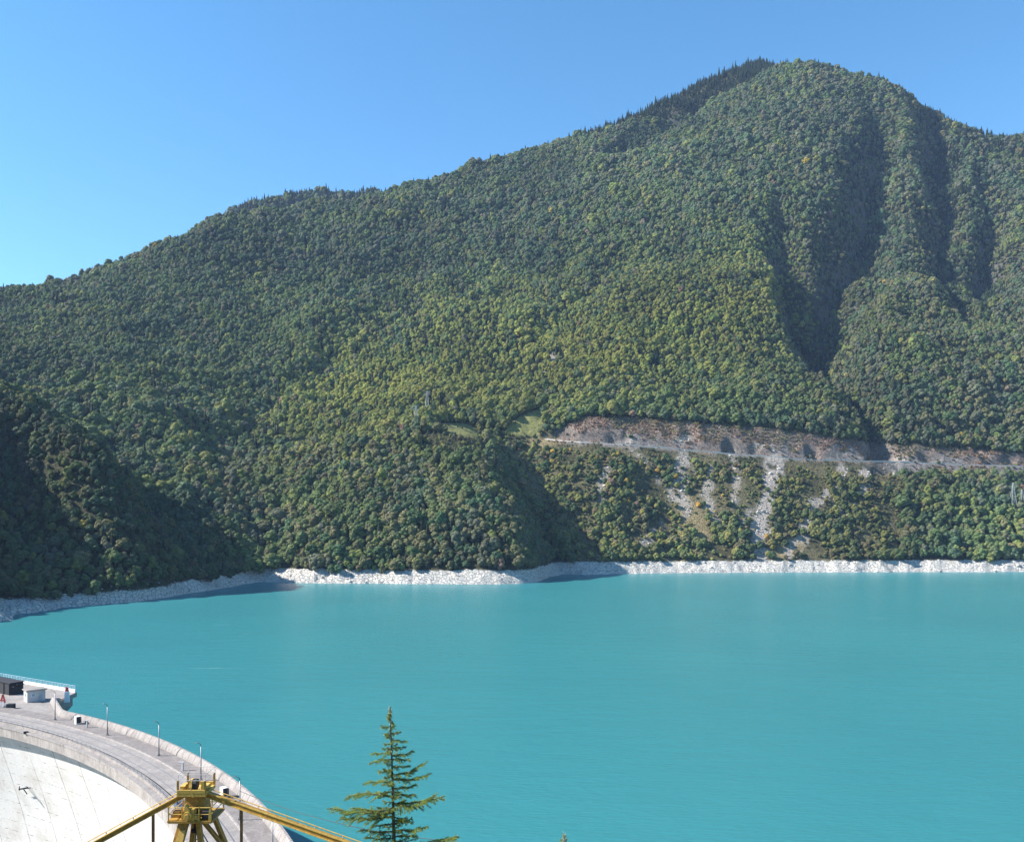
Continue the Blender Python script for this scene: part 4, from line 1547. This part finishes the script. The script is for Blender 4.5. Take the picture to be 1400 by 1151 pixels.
x, y = scatter(2.7, 1225, 1365, 60)
z, u, v, seen = survey(x, y, 3)
ins = any_mask(u, v, [BRUSH, BRUSH2]) & seen
sc_ = lookup(x, y, scree)
sl = lookup(x, y, SLOPE)
ins &= rng.random(u.shape) > sc_ * .95
ins &= (sl < 1.5) | (rng.random(u.shape) < .25)
rdd, _, _ = seg_dist(x, y, ROAD)
ins &= rdd > 4.6
x1, y1, z1, u1 = x[ins], y[ins], z[ins], u[ins]
n = len(x1)
tint = choose_tint(u1, 0 * u1, y1, x1, n, {"rust": 1.0 + 0 * u1, "olive": .5 + 0 * u1, "yellow": .22 + 0 * u1, "grey": .4 + 0 * u1}) * np.array([1.15, 1.05, 1.0])
hgt = rng.lognormal(0, .3, n) * 2.3
add(x1, y1, z1 - .1, np.stack([hgt * 1.25, hgt * 1.25, hgt], -1), rng.choice(IDX["shrub"], n), tint)

# --- low growth among the scree, and single bushes on the meadows
x, y = scatter(6.0, 900, 1400, 40)
z, u, v, seen = survey(x, y, 3)
ins = (any_mask(u, v, MEADOWS) & (rng.random(u.shape) < .10)) | ((lookup(x, y, scree) > .3) & (rng.random(u.shape) < .22) & (z > 14))
ins &= seen
x1, y1, z1, u1 = x[ins], y[ins], z[ins], u[ins]
n = len(x1)
tint = choose_tint(u1, 0 * u1, y1, x1, n, {"olive": .5 + 0 * u1, "dark": .5 + 0 * u1, "yellow": .3 + 0 * u1})
hgt = rng.lognormal(0, .35, n) * 2.4
add(x1, y1, z1 - .1, np.stack([hgt * 1.2, hgt * 1.2, hgt], -1), rng.choice(IDX["shrub"], n), tint)

n_veg = sum(len(a) for a in P["x"])
x, y = scatter(4.4, 560, 1340, 40)
z, u, v, seen = survey(x, y, 3)
ins = seen & (((z > -.5) & (z < 14) & (rng.random(u.shape) < .22)) | ((lookup(x, y, loose) > .35) & (z > 12) & (rng.random(u.shape) < .75)))
x1, y1, z1 = x[ins], y[ins], z[ins]
n = len(x1)
rs = np.clip(rng.lognormal(-.15, .5, n) * 1.5, .5, 5)
add(x1, y1, z1, np.stack([rs * rng.uniform(.8, 1.4, n), rs * rng.uniform(.8, 1.4, n), rs * rng.uniform(.7, 1.2, n)], -1), rng.choice(IDX["rock"], n), np.full((n, 3), .4))
X = np.concatenate(P["x"]); Y = np.concatenate(P["y"]); Z = np.concatenate(P["z"])
S = np.concatenate(P["sc"]); K = np.concatenate(P["kind"]).astype(int); T = np.concatenate(P["tint"])
ROT = rng.uniform(0, 2 * math.pi, len(X))
print("trees", n_tall, "all", len(X))

# the trees that show largest stand as things of their own
Uc = 700 + F * X / Y
Vc = HOR - (Z + S[:, 2] * .6 - EYE) / Y * F
vis = (Uc > 4) & (Uc < 1396) & (np.arange(len(X)) < n_tall)
hzc = lookup(X, Y * .99, HORIZ)
vis &= Vc < hzc - 1.0
size = np.where(vis, S[:, 2] * S[:, 0] / Y ** 2, 0)
order = np.argsort(-size)[:300]
single = np.zeros(len(X), bool)
single[order] = True


def zone_of(i):
    u, v = Uc[i], Vc[i]
    if Y[i] < 1010 and u < 345:
        return ("broadleaf tree among those covering the steep left spur above the lake", "trees on the left spur")
    if Z[i] < 55 and u > 300:
        return ("broadleaf tree in the row just above the white shoreline rock", "trees above the white shore")
    return ("large broadleaf tree standing in the wood on the mountain's lower slope", "large trees on the lower slope")


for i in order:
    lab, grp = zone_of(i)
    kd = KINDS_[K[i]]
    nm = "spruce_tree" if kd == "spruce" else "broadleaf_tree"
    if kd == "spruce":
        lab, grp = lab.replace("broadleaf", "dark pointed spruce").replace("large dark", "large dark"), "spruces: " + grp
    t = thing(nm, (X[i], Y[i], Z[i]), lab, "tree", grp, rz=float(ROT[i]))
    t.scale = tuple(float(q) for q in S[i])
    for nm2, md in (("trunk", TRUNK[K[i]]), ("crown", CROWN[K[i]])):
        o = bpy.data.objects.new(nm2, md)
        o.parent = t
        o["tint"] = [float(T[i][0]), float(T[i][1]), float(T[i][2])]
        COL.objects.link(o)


def instancer(name, mask):
    pts = np.stack([X[mask], Y[mask], Z[mask]], -1)
    me = bpy.data.meshes.new(name)
    n = len(pts)
    me.vertices.add(n)
    me.vertices.foreach_set("co", pts.astype(np.float32).ravel())
    a = me.attributes.new("tree_scale", 'FLOAT_VECTOR', 'POINT'); a.data.foreach_set("vector", S[mask].astype(np.float32).ravel())
    r = np.zeros((n, 3)); r[:, 2] = ROT[mask]
    a = me.attributes.new("tree_turn", 'FLOAT_VECTOR', 'POINT'); a.data.foreach_set("vector", r.astype(np.float32).ravel())
    a = me.attributes.new("tree_kind", 'INT', 'POINT'); a.data.foreach_set("value", K[mask].astype(np.int32))
    a = me.attributes.new("tint", 'FLOAT_VECTOR', 'POINT'); a.data.foreach_set("vector", T[mask].astype(np.float32).ravel())
    o = bpy.data.objects.new(name, me)
    COL.objects.link(o)
    g = bpy.data.node_groups.new(name + "_nodes", 'GeometryNodeTree')
    g.interface.new_socket("Geometry", in_out='INPUT', socket_type='NodeSocketGeometry')
    g.interface.new_socket("Geometry", in_out='OUTPUT', socket_type='NodeSocketGeometry')
    gi, go = g.nodes.new("NodeGroupInput"), g.nodes.new("NodeGroupOutput")
    m2p = g.nodes.new("GeometryNodeMeshToPoints")
    ci = g.nodes.new("GeometryNodeCollectionInfo")
    ci.inputs["Collection"].default_value = proto_col
    ci.inputs["Separate Children"].default_value = True
    ci.inputs["Reset Children"].default_value = True
    iop = g.nodes.new("GeometryNodeInstanceOnPoints")
    iop.inputs["Pick Instance"].default_value = True

    def named(nm, ty):
        q = g.nodes.new("GeometryNodeInputNamedAttribute"); q.data_type = ty
        q.inputs["Name"].default_value = nm
        return q.outputs["Attribute"]
    L = g.links
    L.new(gi.outputs[0], m2p.inputs["Mesh"])
    L.new(m2p.outputs[0], iop.inputs["Points"])
    L.new(ci.outputs[0], iop.inputs["Instance"])
    L.new(named("tree_kind", 'INT'), iop.inputs["Instance Index"])
    L.new(named("tree_scale", 'FLOAT_VECTOR'), iop.inputs["Scale"])
    e2r = g.nodes.new("FunctionNodeEulerToRotation")
    L.new(named("tree_turn", 'FLOAT_VECTOR'), e2r.inputs[0])
    L.new(e2r.outputs[0], iop.inputs["Rotation"])
    L.new(iop.outputs[0], go.inputs[0])
    md = o.modifiers.new("scatter", 'NODES')
    md.node_group = g
    return o


is_tall = np.arange(len(X)) < n_tall
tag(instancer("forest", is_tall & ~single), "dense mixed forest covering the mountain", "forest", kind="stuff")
is_rock = np.arange(len(X)) >= n_veg
tag(instancer("rubble", is_rock), "pale boulders and loose stone along the shore and scree", "rubble", kind="stuff")
tag(instancer("undergrowth", ~is_tall & ~is_rock), "scrub and dry brush around the hillside road", "undergrowth", kind="stuff")

# ------------------------------------------------------------------ hillside road and its edge wall
b = MB()
rp = []
for a, c in zip(ROAD[:-1], ROAD[1:]):
    for k in range(8):
        rp.append(Vector(a).lerp(Vector(c), k / 8))
rp.append(Vector(ROAD[-1]))
L_, R_, = [], []
for i, p in enumerate(rp):
    d = (rp[min(i + 1, len(rp) - 1)] - rp[max(0, i - 1)])
    d.z = 0
    d.normalize()
    s = Vector((-d.y, d.x, 0))
    L_.append(p + s * 3.2 + Vector((0, 0, .35)))
    R_.append(p - s * 3.0 + Vector((0, 0, .35)))
b.quadgrid([L_, R_])
tag(b.build("road", simple("gravel_road", (0.36, 0.33, 0.30), 0.95, 0, 0.2, .5)), "pale gravel road cut along the mountainside", "road", kind="structure")
b = MB()
o1 = [p + Vector((0, 0, 1.0 + .35 * math.sin(i * .9) + .2 * math.sin(i * 2.3))) for i, p in enumerate(R_)]
n_ = [Vector((0, -1, 0))] * len(R_)
b.quadgrid([[p + Vector((0, .45, -.3)) for p in o1], [p + Vector((0, .45, 0)) for p in o1], o1, [p + Vector((0, -.25, -2.3)) for p in o1]])
tag(b.build("retaining_wall", concrete("old_masonry", (0.52, 0.475, 0.43), (0.32, 0.29, 0.26), .4, False, .3)), "low pale masonry wall along the outer edge of the hillside road", "wall")

# ------------------------------------------------------------------ pylons
def pylon(base, H, w, label, arms, m):
    t = thing("pylon", base, label, "pylon", "lattice pylons on the far slopes")
    b = MB()
    lv = [0, .2, .38, .54, .68, .8, .9, 1.0]

    def half(k):
        return w / 2 * (1 - k) ** 1.0 + .5
    for sx in (-1, 1):
        for sy in (-1, 1):
            for k0, k1 in zip(lv[:-1], lv[1:]):
                b.beam((sx * half(k0), sy * half(k0), k0 * H), (sx * half(k1), sy * half(k1), k1 * H), .3, .3)
    for k0, k1 in zip(lv[:-1], lv[1:]):
        a0, a1 = half(k0), half(k1)
        for (p, q) in (((-1, -1), (1, -1)), ((1, -1), (1, 1)), ((1, 1), (-1, 1)), ((-1, 1), (-1, -1))):
            b.beam((p[0] * a0, p[1] * a0, k0 * H), (q[0] * a1, q[1] * a1, k1 * H), .16, .16)
            b.beam((q[0] * a0, q[1] * a0, k0 * H), (p[0] * a1, p[1] * a1, k1 * H), .16, .16)
            b.beam((p[0] * a1, p[1] * a1, k1 * H), (q[0] * a1, q[1] * a1, k1 * H), .14, .14)
    local(t, b, "lattice_tower", m)
    for (k, ln) in arms:
        b = MB()
        hh = half(k)
        for sx in (-1, 1):
            for sy in (-1, 1):
                b.beam((sx * hh, sy * hh, k * H), (sx * ln, 0, k * H + .4), .22, .22)
            b.beam((sx * hh, 0, k * H + 1.6), (sx * ln, 0, k * H + .5), .2, .2)
        local(t, b, "crossarm", m)
    return t


M_PYL = simple("pylon_steel", (0.33, 0.34, 0.35), 0.5, 0.3, 0.1, 1)


def on_ground(u, D):
    x, y = np.array([(u - 700) / F * D]), np.array([D])
    return Vector((x[0], D, float(lookup(x, y, TZ)[0])))


pylon(on_ground(569, 1215), 34, 6.5, "nearer of two lattice pylons beside the small meadow, with wide arms", [(.86, 7), (.97, 4)], M_PYL)
pylon(on_ground(584, 1300), 40, 7, "farther of two lattice pylons beside the small meadow", [(.86, 6), (.97, 4)], M_PYL)
pylon(on_ground(1385, 1215), 36, 7, "lattice pylon among trees below the road near the right edge", [(.8, 5), (.95, 4)], M_PYL)
pylon(on_ground(1397, 1220), 25, 5, "smaller lattice pylon cut by the right edge below the road", [(.85, 4)], M_PYL)

# ------------------------------------------------------------------ air
b = MB()
b.box((200, 1700, 640), (9000, 4500, 1560))
hz_o = b.build("haze", None)
m = bpy.data.materials.new("haze_air")
m.use_nodes = True
nt = m.node_tree
nt.nodes.clear()
out = N(nt, "ShaderNodeOutputMaterial")
pv = N(nt, "ShaderNodeVolumePrincipled")
pv.inputs["Color"].default_value = (0.42, 0.62, 1.0, 1)
pv.inputs["Density"].default_value = 0.000034
pv.inputs["Anisotropy"].default_value = 0.0
nt.links.new(pv.outputs[0], out.inputs["Volume"])
hz_o.data.materials.append(m)
tag(hz_o, "thin blue air haze over the valley", "haze", kind="stuff")

# ------------------------------------------------------------------ light, sky, camera
ELEV = math.radians(36.5)
hd = Vector((-0.997, -0.06, 0)).normalized()
sdir = Vector((hd.x * math.cos(ELEV), hd.y * math.cos(ELEV), math.sin(ELEV)))
sl_ = bpy.data.lights.new("sun", 'SUN')
sl_.energy = 5.0
sl_.angle = math.radians(0.53)
sl_.color = (1.0, 0.955, 0.88)
so = bpy.data.objects.new("sun", sl_)
COL.objects.link(so)
so.location = (0, 0, 400)
so.rotation_euler = (-sdir).to_track_quat('-Z', 'Y').to_euler()

w = bpy.data.worlds.new("World")
SC.world = w
w.use_nodes = True
nt = w.node_tree
bg = nt.nodes["Background"]
sky = nt.nodes.new("ShaderNodeTexSky")
sky.sky_type = 'NISHITA'
sky.sun_disc = False
sky.sun_elevation = ELEV
sky.sun_rotation = math.atan2(hd.x, hd.y)
sky.altitude = 600
sky.air_density = 1.0
sky.dust_density = 0.1
sky.ozone_density = 3.0
hs = nt.nodes.new('ShaderNodeHueSaturation')
hs.inputs['Saturation'].default_value = 1.2
hs.inputs['Hue'].default_value = 0.492
nt.links.new(sky.outputs[0], hs.inputs['Color'])
nt.links.new(hs.outputs[0], bg.inputs[0])
bg.inputs[1].default_value = 0.103

cam = bpy.data.cameras.new("camera")
co = bpy.data.objects.new("camera", cam)
COL.objects.link(co)
co.location = (0, 0, EYE)
co.rotation_euler = (math.radians(90), 0, 0)
cam.sensor_width = 36.0
cam.sensor_fit = 'HORIZONTAL'
cam.lens = 36.0 * F / 1400.0
cam.shift_y = (HOR - 575.5) / 1400.0
cam.clip_start = 0.5
cam.clip_end = 20000
SC.camera = co

vs = SC.view_settings
vs.view_transform = 'Standard'
vs.look = 'None'
vs.exposure = 1.3
vs.gamma = 1.0
cy_ = SC.cycles
cy_.use_denoising = True
try:
    cy_.denoiser = 'OPENIMAGEDENOISE'
except Exception:
    pass
cy_.max_bounces = 6
cy_.diffuse_bounces = 2
cy_.glossy_bounces = 3
cy_.transmission_bounces = 3
cy_.volume_bounces = 0
cy_.caustics_reflective = False
cy_.caustics_refractive = False
